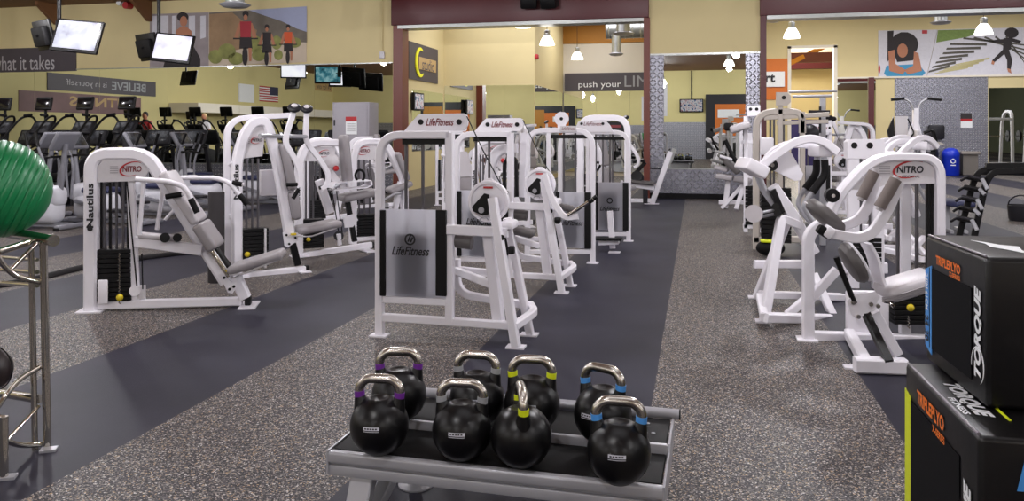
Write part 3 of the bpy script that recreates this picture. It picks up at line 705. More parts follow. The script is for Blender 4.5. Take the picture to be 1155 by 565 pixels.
def make_life_machine():
    """seated leg machine: weight tower with smoked shroud, round cam, two raked front legs"""
    P = Plane(-2.29, 5.52, 0)
    o = Vector((-2.29, 5.52, 0))
    t = thing('leg_machine', '', 'weight machine', o, 'white weight machines down the middle aisle')
    b = MB()
    b.sweep(P.L([(428.5, 376), (428.5, 152), (507.5, 152)]), rect(.062, .058), (0, 1, 0), fil=.17)
    b.sweep(P.L([(507.5, 150), (507.5, 362)]), rect(.062, .06), (0, 1, 0))
    b.bar(P(433, 337), P(504, 340.5), .05, .05); b.bar(P(431, 357.5), P(577, 367), .055, .055)
    b.build('tower_frame', white, t)
    b = MB()
    for px, py, of in ((428, 379, 0), (582, 392, -.12), (597, 378, .23)):
        q = onZ(px, py, 0); foot_plate(b, q, .13, .1)
    b.build('foot_plates', white, t)
    b = MB().prism([P(x, y, .07) for x, y in ((456, 147.5), (470.5, 130.5), (473, 128.5), (522, 127.8), (526, 130), (527.5, 134), (527, 141), (524, 146), (521, 147.5))], (0, .03, 0))
    hd = b.build('header_plate', white, t)
    b = MB()
    for px in (474.8, 518): bolt(b, P(px, 137.6, .07), (0, -1, 0), .021, .008)
    b.build('bolt', black, hd)
    text_mesh('LifeFitness', P(496, 137.6, .069), X1, Z1, .055, darkred, 'lettering', hd, shear=.35, width=.215, bold=.02)
    # weights behind the smoked shroud
    b = MB()
    for px in (458, 477): b.cyl(P(px, 336, .065), P(px, 150, .065), .013, n=10)
    b.build('guide_rods', rodm, t)
    b = MB(); z0, z1 = .3, .80; c = P(469, 300, .065)
    for k in range(12): b.box((c.x, c.y, z0 + .042 * k), (.29, .12, .037), None, .004, 1)
    b.cyl((c.x, c.y, .78), (c.x, c.y, .86), .03, n=12)
    b.build('weight_stack', blackmetal, t)
    MB().box((P(480, 159, .05)), (.34, .07, .05)).build('rod_bracket', black, t)
    a, d = P(428, 333, -.035), P(503, 237, -.035)
    sh = MB().box(((a.x + d.x) / 2, a.y, (a.z + d.z) / 2), (d.x - a.x, .012, d.z - a.z), None, .004, 1).build('shroud', smoked, t)
    b = MB()
    for px0, px1 in ((428.5, 435), (491.5, 503.5)):
        u, v = P(px0, 333.5, -.044), P(px1, 237, -.044)
        b.box(((u.x + v.x) / 2, u.y + .004, (u.z + v.z) / 2), (v.x - u.x, .022, v.z - u.z), None, .004, 1)
    b.build('shroud_edges', black, sh)
    q = P(463, 283, -.046)
    text_mesh('LifeFitness', q, X1, Z1, .066, ink, 'lettering', sh, shear=.35, width=.29, bold=.02)
    q = P(462.5, 270, -.044); b = MB()
    b.sweep([q + Vector((.036 * math.cos(k * PI / 12), -.002, .036 * math.sin(k * PI / 12))) for k in range(24)], rect(.003, .012, 0), (0, 1, 0), closed=True)
    b.box(q + Vector((-.006, 0, .006)), (.012, .003, .05), Euler((0, .4, 0)).to_matrix()); b.box(q + Vector((.012, 0, -.002)), (.012, .003, .04), Euler((0, .4, 0)).to_matrix()); b.box(q + Vector((.006, 0, .004)), (.035, .003, .009))
    b.build('emblem', ink, sh)
    # front legs, strut, arm
    b = MB()
    b.bar(P(555.5, 223, -.05), onZ(582, 391, .01), .06, .075, (1, 0, 0)); b.build('front_leg', white, t)
    b = MB(); b.bar(P(572, 246, .18), onZ(598, 377, .01), .055, .065, (1, 0, 0)); b.build('front_leg', white, t)
    b = MB(); b.bar(P(551, 262, .05), P(563, 365, .05), .08, .09, (1, 0, 0)); b.build('centre_strut', white, t)
    b = MB(); b.bar(P(501, 258.5, -.02), P(573, 262, -.02), .05, .07); b.box(P(574, 253, .06), (.1, .2, .06), None, .02); b.build('cross_arm', white, t)
    # cam
    c = P(551, 227, .03)
    b = MB().lathe([(.0, -.03), (.15, -.03), (.15, .012), (.146, .017), (.128, .017), (.121, .003), (.0, .003)], c, (0, -1, 0), 40)
    b.prism([c + Vector((-.12, .0, .09)), c + Vector((-.02, 0, .165)), c + Vector((.02, 0, .165)), c + Vector((.12, 0, .09))], (0, .02, 0))
    cm = b.build('cam_disc', white, t)
    MB().box(c + Vector((0, -.012, .1)), (.07, .004, .014)).build('warning_label', red, cm)
    b = MB().prism([c + Vector(v) for v in ((-.02, -.03, .06), (.015, -.03, .05), (.01, -.03, -.09), (-.03, -.03, -.1), (-.1, -.03, -.07), (-.11, -.03, -.04))], (0, -.02, 0)); b.build('crank', black, cm)
    b = MB(); bolt(b, c + Vector((-.04, -.045, -.06)), (0, -1, 0), .022, .01); b.tube([c + Vector((.03 * math.cos(k * .5) - .02, -.05, -.13 + .02 * math.sin(k * .5))) for k in range(11)], .004, 6); b.build('crank_hub', silver, cm)
    MB().tube([P(526.5, 131, .07), P(545, 170, .07), P(563, 204, .07), c + Vector((.14, 0, .05))], .0045, 6).build('cable', black, t)
    # seat rolls and bracket
    MB().cyl(P(511, 271, .05), P(532.5, 274, .05), .05, n=22).build('seat_roll', pad_dark, t)
    MB().pad(P(576, 258, .25), P(603, 264, .25), .14, .06, (0, 1, 0), .028).build('thigh_pad', pad_dark, t)
    b = MB(); b.box(P(577, 282, .0), (.045, .05, .06), None, .012); b.cyl(P(566, 268, -.06), P(566, 268, -.1), .02, n=12); b.build('adjuster_knob', black, t)
    # base tubes behind
    b = MB()
    b.sweep([P(515, 292, .3), P(515.5, 331, .3), P(600, 345, .3)], rect(.06, .055), (0, 1, 0), fil=.16)
    b.sweep([P(598, 344, .3), P(603, 352, .1), P(580, 368, -.1)], rect(.06, .055, .01), Z1, fil=.06)
    b.bar(P(514, 305, .25), P(553, 320, .06), .05, .055); b.bar(P(513, 303, .35), P(555, 307, .35), .04, .04)
    b.build('rear_base', white, t)
    return t
lf = make_life_machine()
lf['label'] = 'white leg machine nearest the kettlebell rack, smoked weight shroud and round cam'
lf2 = dup(lf, lf.location + Vector((0, 1.93, 0)), label='white leg machine second from the kettlebell rack, with raised chrome lever grips')
P = Plane(-2.29, 7.45, 0)
def add_tmp(o, root):      # part built in world coordinates for a thing already placed
    o.parent = root; return o
b = MB(); b.sweep(P.L([(614, 196), (622, 224), (636, 246), (652, 244)], -.12), rect(.05, .055), (0, 1, 0), fil=.08)
arm = b.build('lever_arm', white, lf2)
b = MB(); b.tube(P.L([(640, 243), (667, 226)], -.16), .016); b.tube(P.L([(646, 240), (672, 222)], .0), .016); b.build('lever_bars', chrome, arm)
b = MB(); b.tube(P.L([(664, 228), (669, 225)], -.16), .021); b.tube(P.L([(668, 225), (673, 221.5)], .0), .021); b.box(P(629, 248, -.16), (.06, .05, .05), None, .012); b.build('lever_grips', black, arm)

b = MB(); b.sweep(P.L([(553, 232), (553, 186), (562, 168), (584, 167)], .3), rect(.1, .1), (0, 1, 0), fil=.1); b.bar(P(589, 222, .35), P(592, 150, .35), .1, .07, (0, 1, 0)); b.build('exercise_arm', white, lf2)
MB().tube(P.L([(569, 222), (569, 184), (574, 178), (582, 179), (583, 222)], .2), .02, 10, .05).build('cable_loop', black, lf2)
def make_tower(P, lx, rx, ty, by, pan, rods, label, name='weight_machine', badge=True):
    """free tower: frame rounded at both corners, shroud over the stack"""
    q = P(rx, by); o = Vector((P((lx + rx) / 2, by).x, P.o.y, 0))
    t = thing(name, label, 'weight machine', o, 'white weight machines down the middle aisle')
    def F(px): return Vector((P(px, by).x, P.o.y, .012))
    b = MB(); b.sweep([F(lx), P(lx, ty), P(rx, ty), F(rx)], rect(.06, .06), (0, 1, 0), fil=.2)
    b.bar(P(lx, pan[3] + 5), P(rx, pan[3] + 5), .05, .05); b.bar(P(pan[0] - 8, ty + 2), P(pan[0] - 8, pan[3] + 5), .05, .05)
    b.build('tower_frame', white, t)
    b = MB(); foot_plate(b, F(lx), .13, .1); foot_plate(b, F(rx), .13, .1); b.build('foot_plates', white, t)
    b = MB()
    for px in rods: b.cyl(P(px, pan[3], .065), P(px, ty + 1, .065), .013, n=10)
    b.build('guide_rods', rodm, t)
    c = P((pan[0] + pan[2]) / 2 - 3, pan[3], .065); b = MB()
    zt = P(pan[0], pan[1]).z - .12
    for k in range(11): b.box((c.x, c.y, c.z + .03 + (zt - c.z) * k / 11), (.26, .12, (zt - c.z) / 11 - .005), None, .004, 1)
    b.build('weight_stack', blackmetal, t)
    a, d = P(pan[0], pan[3], -.035), P(pan[2], pan[1], -.035)
    sh = MB().box(((a.x + d.x) / 2, a.y, (a.z + d.z) / 2), (d.x - a.x, .012, d.z - a.z), None, .004, 1).build('shroud', smoked, t)
    b = MB()
    for e in (a.x + .02, d.x - .04): b.box((e, a.y - .004, (a.z + d.z) / 2), (.045 if e < c.x else .075, .022, d.z - a.z), None, .004, 1)
    b.build('shroud_edges', black, sh)
    text_mesh('LifeFitness', (c.x + .02, a.y - .009, a.z + (d.z - a.z) * .45), X1, Z1, .06, ink, 'lettering', sh, shear=.35, width=.27, bold=.02)
    b = MB(); cc = Vector((c.x + .02, a.y - .008, a.z + (d.z - a.z) * .62))
    b.sweep([cc + Vector((.034 * math.cos(k * PI / 10), 0, .034 * math.sin(k * PI / 10))) for k in range(20)], rect(.003, .016, 0), (0, 1, 0), closed=True); b.build('emblem', ink, sh)
    MB().box(P((rods[0] + rods[-1]) / 2, ty + 7, .04), (.5, .07, .045)).build('rod_bracket', black, t)
    return t
P3 = Plane(-1.15, 9.1, 0)
lf3 = make_tower(P3, 595, 668.5, 147, 297, (627, 217, 667, 279), (636, 649), 'white weight tower third from the kettlebells, small pulley disc on its top')
hd = MB().prism(P3.L([(631, 148.5), (632, 142), (649, 142), (651, 148.5)], -.04), (0, .04, 0)).build('name_plate', plate_grey, lf3)
text_mesh('LifeFitness', P3(641, 145, -.042), X1, Z1, .035, darkred, 'lettering', hd, shear=.35, width=.15)
c = P3(633.5, 134, .02)
b = MB().cyl(c + Vector((0, .02, 0)), c - Vector((0, .02, 0)), .082, n=28); b.bar(c, c - Vector((0, 0, .14)), .05, .09); pd = b.build('pulley_disc', white, lf3)
b = MB(); bolt(b, c - Vector((0, .02, 0)), (0, -1, 0), .02, .008); b.build('pulley_bolt', black, pd)
P4 = Plane(-.91, 11.05, 0)
lf4 = make_tower(P4, 632, 709, 149, 271, (671, 206, 709, 259), (680, 691), 'white weight tower fourth from the kettlebells, wide sloping header plate')
hd = MB().prism(P4.L([(647, 149), (652, 137.5), (656, 136.5), (683, 136.5), (687, 140), (692, 149)], -.05), (0, .05, 0)).build('header_plate', white, lf4)
text_mesh('LifeFitness', P4(668.5, 139.5, -.053), X1, Z1, .05, darkred, 'lettering', hd, shear=.35, width=.25)
b = MB()
for px in (656, 680): bolt(b, P4(px, 139.5, -.05), (0, -1, 0), .02, .008)
b.build('bolt', black, hd)
MB().tube(P4.L([(690, 150), (704, 184)], -.02), .006, 6).build('cable', black, lf4)
# pedal in front of that tower
b = MB(); b.bar(P3(688, 238, 1.0), P3(691, 280, 1.0), .07, .07, (1, 0, 0)); b.bar(P3(676, 273, .95), P3(698, 272, .95), .06, .2, Z1); foot_plate(b, onZ(693, 285, 0), .14, .12); b.build('pedal_post', white, lf4)
MB().box(P3(687, 272, .9) + Vector((0, 0, .03)), (.32, .2, .02), None, .006).build('pedal_tread', blackr, lf4)
# rounded tower with a black hood behind the fourth
P5 = Plane(-.95, 12.6, 0)
t = thing('weight_machine', 'rounded white tower with a black hood, behind the fourth middle tower', 'weight machine', Vector((P5(680, 250).x, 12.6, 0)), 'white weight machines down the middle aisle')
fz = lambda px: Vector((P5(px, 250).x, 12.6, 0))
b = MB(); b.sweep([fz(655), P5(655, 133), P5(708, 133), fz(708)], rect(.1, .1), (0, 1, 0), fil=.22); b.bar(fz(655) + Vector((0, 0, .08)), fz(708) + Vector((0, 0, .08)), .08, .08); b.build('tower_frame', white, t)
h = MB().prism(P5.L([(660, 137), (700, 137), (705, 142), (705, 158), (698, 150), (660, 150)], -.02), (0, .04, 0)).build('hood', dkgrey, t)
MB().prism(P5.L([(688, 141), (700, 141), (701, 144), (688, 144)], -.025), (0, .004, 0)).build('badge', darkred, h)
b = MB()
for px in (672, 688): b.cyl(P5(px, 225, .05), P5(px, 150, .05), .015, n=8)
b.build('guide_rods', rodm, t)
b = MB(); cc = P5(680, 225, .05)
for k in range(10): b.box((cc.x, cc.y, .12 + .05 * k), (.3, .14, .044), None, .004, 1)
b.build('weight_stack', blackmetal, t)

# ------------------------------------------------------------------ left group: machines with an arched post
def nitro_plate(t, P, pts, off, tc, tw, th, depth=.02, txt='NITRO', m=ink, ang=None):
    pl = MB().prism(P.L(pts, off), P.n * depth).build('decal_plate', plate_grey, t)
    q = P(tc[0], tc[1], off - .002)
    text_mesh(txt, q, P.t, Z1, th, m, 'lettering', pl, width=tw, bold=.03, shear=.1)
    b = MB(); sw = [q + P.t * (tw * .62 * math.cos(a)) + Vector((0, 0, th * 1.15 * math.sin(a) + .35 * th * math.cos(a))) - P.n * .003 for a in [math.radians(40 + 250 * i / 20) for i in range(21)]]
    b.sweep(sw, rect(.004, th * .22, 0), P.n, scale=lambda u: .25 + 1.0 * math.sin(PI * min(1, u))); b.build('red_swoosh', red, pl)
    b = MB()
    for k in range(4): b.box(q - P.t * tw * .95 + Vector((0, 0, .02 - .017 * k)), (tw * .42, .002, .006), Matrix.Rotation(math.atan2(P.t.y, P.t.x), 3, 'Z'))
    b.build('small_print', ink_grey, pl)
    return pl
def stack(t, P, c, w, d, z0, z1, n, name='weight_stack'):
    b = MB(); R = Matrix.Rotation(math.atan2(P.t.y, P.t.x), 3, 'Z'); h = (z1 - z0) / n
    for k in range(n): b.box((c.x, c.y, z0 + h * (k + .5)), (w, d, h * .88), R, .004, 1)
    return b.build(name, blackmetal, t)
def rods(t, P, pxs, y0, y1, off, r=.011, m=None):
    b = MB()
    for px in pxs: b.cyl(P(px, y0, off), P(px, y1, off), r, n=10)
    return b.build('guide_rods', m or rodm, t)
def grip(b, p0, p1, r=.021): return b.tube([p0, p1], r, 12)

P = Plane(-4.95, 5.72, 22)
PUSH = -.06
t = thing('incline_press_machine', 'white incline press machine at far left front, long grey reclined back pad', 'weight machine', P.o.copy())
n1 = P.n
b = MB(); b.sweep([Vector((P(103.5, 348).x, P(103.5, 348).y, .01))] + P.L([(104, 173.5), (166, 173), (205, 237), (256, 318)]), rect(.12, .105, .018), n1, fil=.14); b.build('arched_post', white, t)
text_mesh('Nautilus', P(101.5, 232, -.068), -Vector((0, 0, -1)), -P.t, .055, ink, 'lettering', t, width=.37, bold=.03)
nitro_plate(t, P, [(110, 205.5), (110, 188), (118, 178), (165, 177), (172, 187), (160, 204)], -.045, (149, 190.5), .15, .05, txt='NITRO', m=darkred)
rods(t, P, (118, 131.5, 139), 290, 203, .02); b = MB(); b.bar(P(114.5, 345, .05), P(114.5, 204, .05), .03, .02, n1); b.bar(P(124.5, 290, .02), P(124.5, 203, .02), .022, .022, n1); b.bar(P(146, 335, .06), P(146, 204, .06), .05, .03, n1); b.build('black_uprights', black, t)
ws = stack(t, P, P(131, 320, .02), .26, .13, .08, .52, 11)
b = MB(); b.tube([P(134, 286, -.06) + Vector((0, 0, -.012 * k)) + P.t * (.012 * (k % 2)) for k in range(36)], .006, 6); b.build('pin_chain', chrome, t)
b = MB(); b.ball(P(135, 335.5, -.09), .028); b.build('selector_pin', yellow, t)
b = MB(); b.bar(P(147.5, 204, .0), P(153.5, 338, .0), .05, .06, n1); b.build('rear_upright', white, t)
b = MB(); b.box(P(116, 329, -.07), (.08, .02, .2), Matrix.Rotation(math.radians(22), 3, 'Z'), .01); b.build('stack_cover', white, t)
b = MB(); b.bar(P(108, 344), P(273, 339.5), .07, .07, n1); b.bar(P(160, 329, .1), P(160, 338, 0), .05, .05, n1); b.build('base_rail', white, t)
b = MB(); R22 = Matrix.Rotation(math.radians(22), 3, 'Z')
b.box(P(103.5, 350) * Vector((1, 1, 0)) if False else Vector((P(103.5, 349).x, P(103.5, 349).y, .006)), (.2, .2, .012), R22); b.box(Vector((P(281, 344).x, P(281, 344).y, .006)), (.14, .3, .012), R22); b.build('foot_plates', white, t)
b = MB(); b.box(P(280, 338.5), (.05, .085, .08), R22, .01); b.build('rail_end_cap', black, t)
b = MB(); b.bar(P(277, 336), P(266, 312), .1, .09, n1); b.bar(P(240, 284), P(262, 318), .05, .05, n1); b.build('seat_post', white, t)
b = MB(); b.tube(P.L([(238, 282), (258, 312)], -.06), .02); b.build('sliding_rod', chrome, t)
b = MB(); b.tube(P.L([(243, 281), (263, 308)], .02), .032); b.build('black_sleeve', black, t)
b = MB(); b.prism(P.L([(247, 309), (252, 307), (261, 319), (268, 316), (267, 324), (262, 331), (257, 330)], -.075), n1 * .015); br = b.build('seat_bracket', white, t)
b = MB()
for px, py in ((253, 313), (259, 326), (264, 323)): bolt(b, P(px, py, -.075), -n1, .012)
b.build('bolt', black, br)
bt = thing; b = MB(); b.pad(P(188, 194, -.06), P(225.5, 250, -.06), .36, .075, n1, .025); bk = b.build('back_pad', pad_light, t)
MB().pad(P(226, 251, -.06), P(245, 279, -.06), .36, .095, n1, .03).build('lumbar_pad', pad_grey, t)
MB().pad(P(259, 304), P(321, 285), .3, .075, n1, .034).build('seat_pad', pad_grey, t)
b = MB(); b.tube(P.L([(258, 310), (275, 309), (318, 291)], -.13), .008, 8, .04); b.build('seat_piping', pad_light, t)
b = MB(); b.box(P(259, 305, -.1), (.05, .04, .02), R22); b.build('adjust_lever', yellow, t)
for of, pts, g1, g2 in ((-.26, [(153, 202), (190, 204.5), (208, 210), (217, 227), (223, 240)], ((215, 224), (222.5, 240)), ((187, 222), (207, 219))),
                        (.32, [(200, 200.5), (244, 200.5), (259, 206), (270, 220), (278, 230)], ((270, 219.5), (279, 230.5)), ((262, 206), (275, 208)))):
    b = MB(); b.tube(P.L(pts, of), .021, 12, .08); b.tube(P.L([g2[0], g2[1]], of), .014); a = b.build('press_arm', white, t)
    b = MB(); grip(b, P(*g1[0], of), P(*g1[1], of), .025); grip(b, P(*g2[0], of), P(g2[1][0] - 2, g2[1][1], of), .022); b.build('hand_grip', blackr, a)
b = MB(); b.tube(P.L([(162, 206), (157, 265)], -.24), .018); b.tube(P.L([(184, 214), (177, 259)], .1), .018); b.tube(P.L([(196, 237), (186, 248)], 0), .014); b.bar(P(153, 272, -.1), P(228, 282, -.1), .06, .09, n1); b.build('lever_linkage', white, t)
b = MB(); b.pad(P(157, 265, -.1), P(200, 269, -.1), .1, .05, n1, .02); b.build('counterweight_cover', pad_light, t)
b = MB(); b.cyl(P(186, 268, -.2), P(186, 268, .05), .04); b.cyl(P(200, 268, -.2), P(200, 268, .05), .035); b.build('rubber_rolls', blackr, t)
b = MB(); b.tube(P.L([(143, 204), (155, 330)], -.03), .006, 6); b.tube(P.L([(160, 286), (161, 326)], -.05), .006, 6); b.build('cable', black, t)
b = MB(); b.cyl(P(152, 328, -.05), P(152, 328, 0), .045); b.bar(P(160, 322, 0), P(160, 336, 0), .06, .05, n1); b.build('cable_pulley', plate_grey, t)
b = MB(); q = P(101.5, 258, -.068); b.lathe([(0, 0), (.022, 0), (.022, .002), (0, .002)], q, -n1, 16); b.prism([q + Vector((0, 0, .015)) - P.t * .012, q + Vector((0, 0, .015)) + P.t * .012, q + Vector((0, 0, .045)) + P.t * .008], -n1 * .002); b.build('emblem', ink, t)
naut1 = t

# foam roller standing on its end between the first two machines
q = onZ(244, 318)
t = thing('foam_roller', 'tall black foam roller standing on end behind the reclined press', 'foam roller', (q.x, q.y, 0))
MB().lathe([(.02, 0), (.076, 0), (.08, .01), (.08, .89), (.076, .9), (.02, .9)], (q.x, q.y, 0)).build('foam', mat('charcoal_foam', (48, 44, 46), .8, bump=.2), t)

P = Plane(-4.6, 7.4, 44); n2 = P.n
t = thing('overhead_press_machine', 'tall white press machine with oval end plates on raised arms, behind the foam roller', 'weight machine', P.o.copy())
fl_ = lambda px, py, of=0: Vector((P(px, py, of).x, P(px, py, of).y, .012))
b = MB(); b.sweep([fl_(256, 306, .12)] + P.L([(256, 134), (327, 130)], .12), rect(.09, .06), n2, fil=.2); b.bar(P(258, 187, .12), P(266, 183, 0), .05, .05, n2); b.bar(P(258, 243, .12), P(266, 243, 0), .05, .05, n2); b.build('rear_frame', white, t)
b = MB(); b.sweep([fl_(267, 313)] + P.L([(267, 180), (276, 150), (287, 136.5), (300, 137), (312, 178), (326, 262)]), rect(.12, .1, .016), n2, fil=.16); b.build('arched_post', white, t)
text_mesh('Nautilus', P(266.5, 205, -.063), Z1, -P.t, .052, ink, 'lettering', t, width=.36, bold=.03)
nitro_plate(t, P, [(273, 179), (275, 160), (286, 143), (296, 140), (299, 150), (296, 176)], -.03, (290, 158), .1, .03)
rods(t, P, (278, 284.5, 291), 300, 179, .02, .012)
ws = stack(t, P, P(287, 290, .02), .26, .14, .1, .5, 10); b = MB(); b.ball(P(279, 287, -.09), .028); b.build('selector_pin', yellow, t)
MB().bar(P(297.5, 301, 0), P(297.5, 257, 0), .16, .02, n2).build('stack_end_guard', plate_grey, t)
b = MB(); b.bar(P(262, 313), P(344, 304), .075, .075, n2); b.build('base_rail', white, t)
R44 = Matrix.Rotation(math.radians(44), 3, 'Z')
b = MB(); b.box(fl_(268, 315), (.2, .2, .012), R44); b.box(fl_(341, 307), (.12, .3, .012), R44); b.build('foot_plates', white, t)
MB().box(P(346, 303), (.04, .085, .08), R44, .01).build('rail_end_cap', black, t)
b = MB(); b.bar(P(330, 275), P(336, 299), .05, .07, n2); b.build('seat_post', black, t)
b = MB(); b.prism(P.L([(319, 262), (336, 262), (336, 271), (325, 279), (321, 277)], -.07), n2 * .015); br = b.build('seat_bracket', white, t)
b = MB()
for px, py in ((323, 265), (326, 275), (333, 268)): bolt(b, P(px, py, -.07), -n2, .012)
b.build('bolt', black, br)
b = MB(); b.bar(P(307, 168, -.05), P(324, 263, -.05), .04, .04, n2); b.build('back_support', white, t)
MB().pad(P(317, 162), P(328, 214), .27, .09, n2, .035).build('back_pad', pad_grey, t)
MB().pad(P(328.5, 216), P(332.5, 247), .27, .1, n2, .04).build('lumbar_pad', pad_grey, t)
MB().pad(P(334, 260), P(382, 251), .3, .08, n2, .034).build('seat_pad', pad_grey, t)
MB().tube(P.L([(334, 266), (350, 267), (380, 257)], -.13), .008, 8, .04).build('seat_piping', pad_light, t)
MB().box(P(331, 264, -.1), (.05, .04, .02), R44).build('adjust_lever', yellow, t)
for of, pts, ov, g1, g2 in ((-.28, [(331, 127), (323, 152), (322, 162), (333, 180), (339, 195), (338, 211)], (332, 123), ((337, 213), (330.5, 224)), ((323, 208.5), (337, 208))),
                            (.3, [(346, 127), (344.5, 152), (347, 163), (361, 180), (371, 197), (369, 209), (362, 213)], (346, 124), ((371, 199), (368, 210)), ((360, 212), (368, 209)))):
    b = MB(); b.sweep(P.L(pts, of), rect(.045, .055), n2, fil=.1); a = b.build('press_arm', white, t)
    q = P(*ov, of); b = MB(); vd = (EYEV - q).normalized()
    b.lathe([(.0, 0), (.062, 0), (.07, .012), (.066, .03), (.05, .04)], q, vd * .55 + Vector((0, 0, .75)), 24); c = b.build('end_plate', dkgrey, a)
    MB().lathe([(.0, .0), (.03, 0), (.032, .01), (.0, .012)], q + (vd * .55 + Vector((0, 0, .75))).normalized() * .04, vd * .55 + Vector((0, 0, .75)), 16).build('end_plate_centre', plate_grey, c)
    b = MB(); grip(b, P(*g1[0], of), P(*g1[1], of)); grip(b, P(*g2[0], of), P(*g2[1], of)); b.build('hand_grip', blackr, a)
b = MB(); b.tube([P(293, 153, -.3), P(346, 154, .3)], .022); b.build('pivot_axle', silver, t)
b = MB(); b.box(P(303, 206, .25), (.2, .14, .28), R44, .02); b.build('counterweight', white, t)
naut2 = t

P = Plane(-4.6, 8.8, 44); n3 = P.n
t = thing('triceps_machine', 'white arm machine with tall narrow grey back pad in front of the grey cabinet', 'weight machine', P.o.copy())
fl_ = lambda px, py, of=0: Vector((P(px, py, of).x, P(px, py, of).y, .012))
b = MB(); b.sweep([fl_(337, 291)] + P.L([(337, 185), (343, 167), (355, 161), (380, 161)]), rect(.12, .09, .016), n3, fil=.14); b.build('arched_post', white, t)
text_mesh('Nautilus', P(336, 222, -.063), Z1, -P.t, .05, ink, 'lettering', t, width=.36, bold=.03)
nitro_plate(t, P, [(343, 182), (344, 172), (352, 166), (378, 166), (378, 182)], -.02, (366, 173), .12, .035)
rods(t, P, (345, 349, 353), 280, 182, .02, .013); ws = stack(t, P, P(350, 277, .02), .3, .14, .1, .45, 9); b = MB(); b.ball(P(348, 270, -.09), .026); b.build('selector_pin', yellow, t)
b = MB(); b.bar(P(341, 288), P(419, 276), .07, .07, n3); b.build('base_rail', white, t)
b = MB(); b.box(fl_(338, 292), (.2, .2, .012), Matrix.Rotation(.77, 3, 'Z')); b.box(fl_(415, 281), (.14, .3, .012), Matrix.Rotation(.77, 3, 'Z')); b.build('foot_plates', white, t)
MB().box(P(420, 276), (.03, .08, .08), Matrix.Rotation(.77, 3, 'Z'), .01).build('rail_end_cap', black, t)
MB().pad(P(387, 152), P(392, 205), .24, .09, n3, .04).build('back_pad', pad_grey, t)
b = MB(); b.sweep(P.L([(372, 212), (375, 206), (415, 203), (416, 208), (410, 211), (374, 214)], -.1), rect(.24, .012, 0), n3, fil=.01); b.build('elbow_tray', white, t)
MB().pad(P(384, 224), P(424, 216), .3, .09, n3, .036).build('seat_pad', pad_grey, t)
b = MB(); b.prism(P.L([(387, 245), (400, 241), (404, 248), (398, 256), (389, 257)], -.07), n3 * .02); b.build('seat_bracket', white, t)
b = MB(); b.bar(P(392, 228), P(400, 272), .06, .06, n3); b.build('seat_post', black, t)
b = MB(); b.tube(P.L([(374, 212), (382, 262)], -.1), .007, 6); b.tube(P.L([(379, 212), (386, 262)], -.1), .007, 6); b.build('belt', black, t)
b = MB(); b.cyl(P(382, 266, -.12), P(382, 266, -.05), .06, n=22); pu = b.build('belt_pulley', dkgrey, t); MB().bar(P(382, 264, -.13), P(383, 276, -.1), .04, .05, n3).build('pulley_bracket', white, pu)
b = MB(); b.ball(P(374, 182, 0), .1, (1, .8, 1)); b.bar(P(368, 190, 0), P(380, 205, 0), .07, .09, n3); b.build('pivot_housing', plate_grey, t)
b = MB(); b.ball(P(379, 190, -.1), .035); b.build('pivot_cap', red, t)
b = MB(); b.tube([P(406, 198, -.12) + Vector((.06 * math.cos(a) - .0, 0, .07 * math.sin(a))) for a in [k * PI / 10 for k in range(-3, 14)]], .016, 10); b.build('hand_grip', blackr, t)
b = MB(); b.box(P(389, 162, .6), (.02, .02, .02)); b.bm.clear(); b.bar(P(360, 203, .5), P(372, 240, .5), .1, .1, n3); b.build('lever_arm', white, t)
naut3 = t

P = Plane(-4.0, 10.3, 40); n4 = P.n
t = thing('incline_press_machine', 'white arched machine with a red badge directly left of the nearest smoked tower', 'weight machine', P.o.copy())
fl_ = lambda px, py, of=0: Vector((P(px, py, of).x, P(px, py, of).y, .012))
b = MB(); b.sweep([fl_(398, 276)] + P.L([(398, 178), (403, 163), (412, 159.5), (434, 160), (456, 203), (456, 240)]), rect(.12, .09, .016), n4, fil=.14); b.build('arched_post', white, t)
nitro_plate(t, P, [(401, 180), (402, 169), (408, 164), (432, 163.5), (438, 176), (436, 180)], -.03, (411, 170), .15, .045, m=darkred)
rods(t, P, (405, 411, 417), 262, 180, .03, .013); stack(t, P, P(411, 258, .02), .3, .14, .1, .4, 8)
b = MB(); b.bar(P(398, 270), P(462, 262), .08, .08, n4); b.bar(P(440, 262), P(452, 205), .08, .07, n4); b.bar(P(462, 262), P(448, 215), .05, .05, n4); b.build('base_rail', white, t)
MB().pad(P(438, 216), P(462, 206), .3, .08, n4, .03).build('seat_pad', pad_grey, t)
MB().pad(P(446, 172), P(458, 203), .25, .08, n4, .03).build('back_pad', pad_grey, t)
b = MB(); b.cyl(P(436, 231, -.1), P(436, 231, .1), .03); b.tube(P.L([(432, 226), (446, 218), (452, 218)], -.15), .018, 10, .02); b.build('lever_linkage', silver, t)
naut4 = t
# more of the same kinds standing farther back, seen between the towers
def off_axis(o, root, x, y, deg, label):
    d = dup(root, Vector((x, y, 0)), math.radians(deg), label); return d
off_axis(None, naut3, -3.3, 12.0, -20, 'white arm machine with grey pad seen through the nearest tower frame')
off_axis(None, naut1, -4.3, 13.4, -70, 'white reclining machine in the back row, left of the second tower')
off_axis(None, naut2, -2.1, 14.6, -60, 'white press machine at the back, seen through the second tower')
off_axis(None, naut4, -5.7, 12.2, 10, 'white arched machine with badge behind the arm machines, left of the nearest tower')
off_axis(None, lf, -5.2, 15.6, 30, 'white cam machine in the back row before the maroon opening')
off_axis(None, naut3, -6.6, 14.6, -30, 'white arm machine standing before the left maroon jamb')
off_axis(None, naut2, -4.6, 20.6, -80, 'white press machine inside the maroon opening')
off_axis(None, naut4, -2.4, 20.8, -60, 'white arched machine inside the maroon opening below the slogan band')
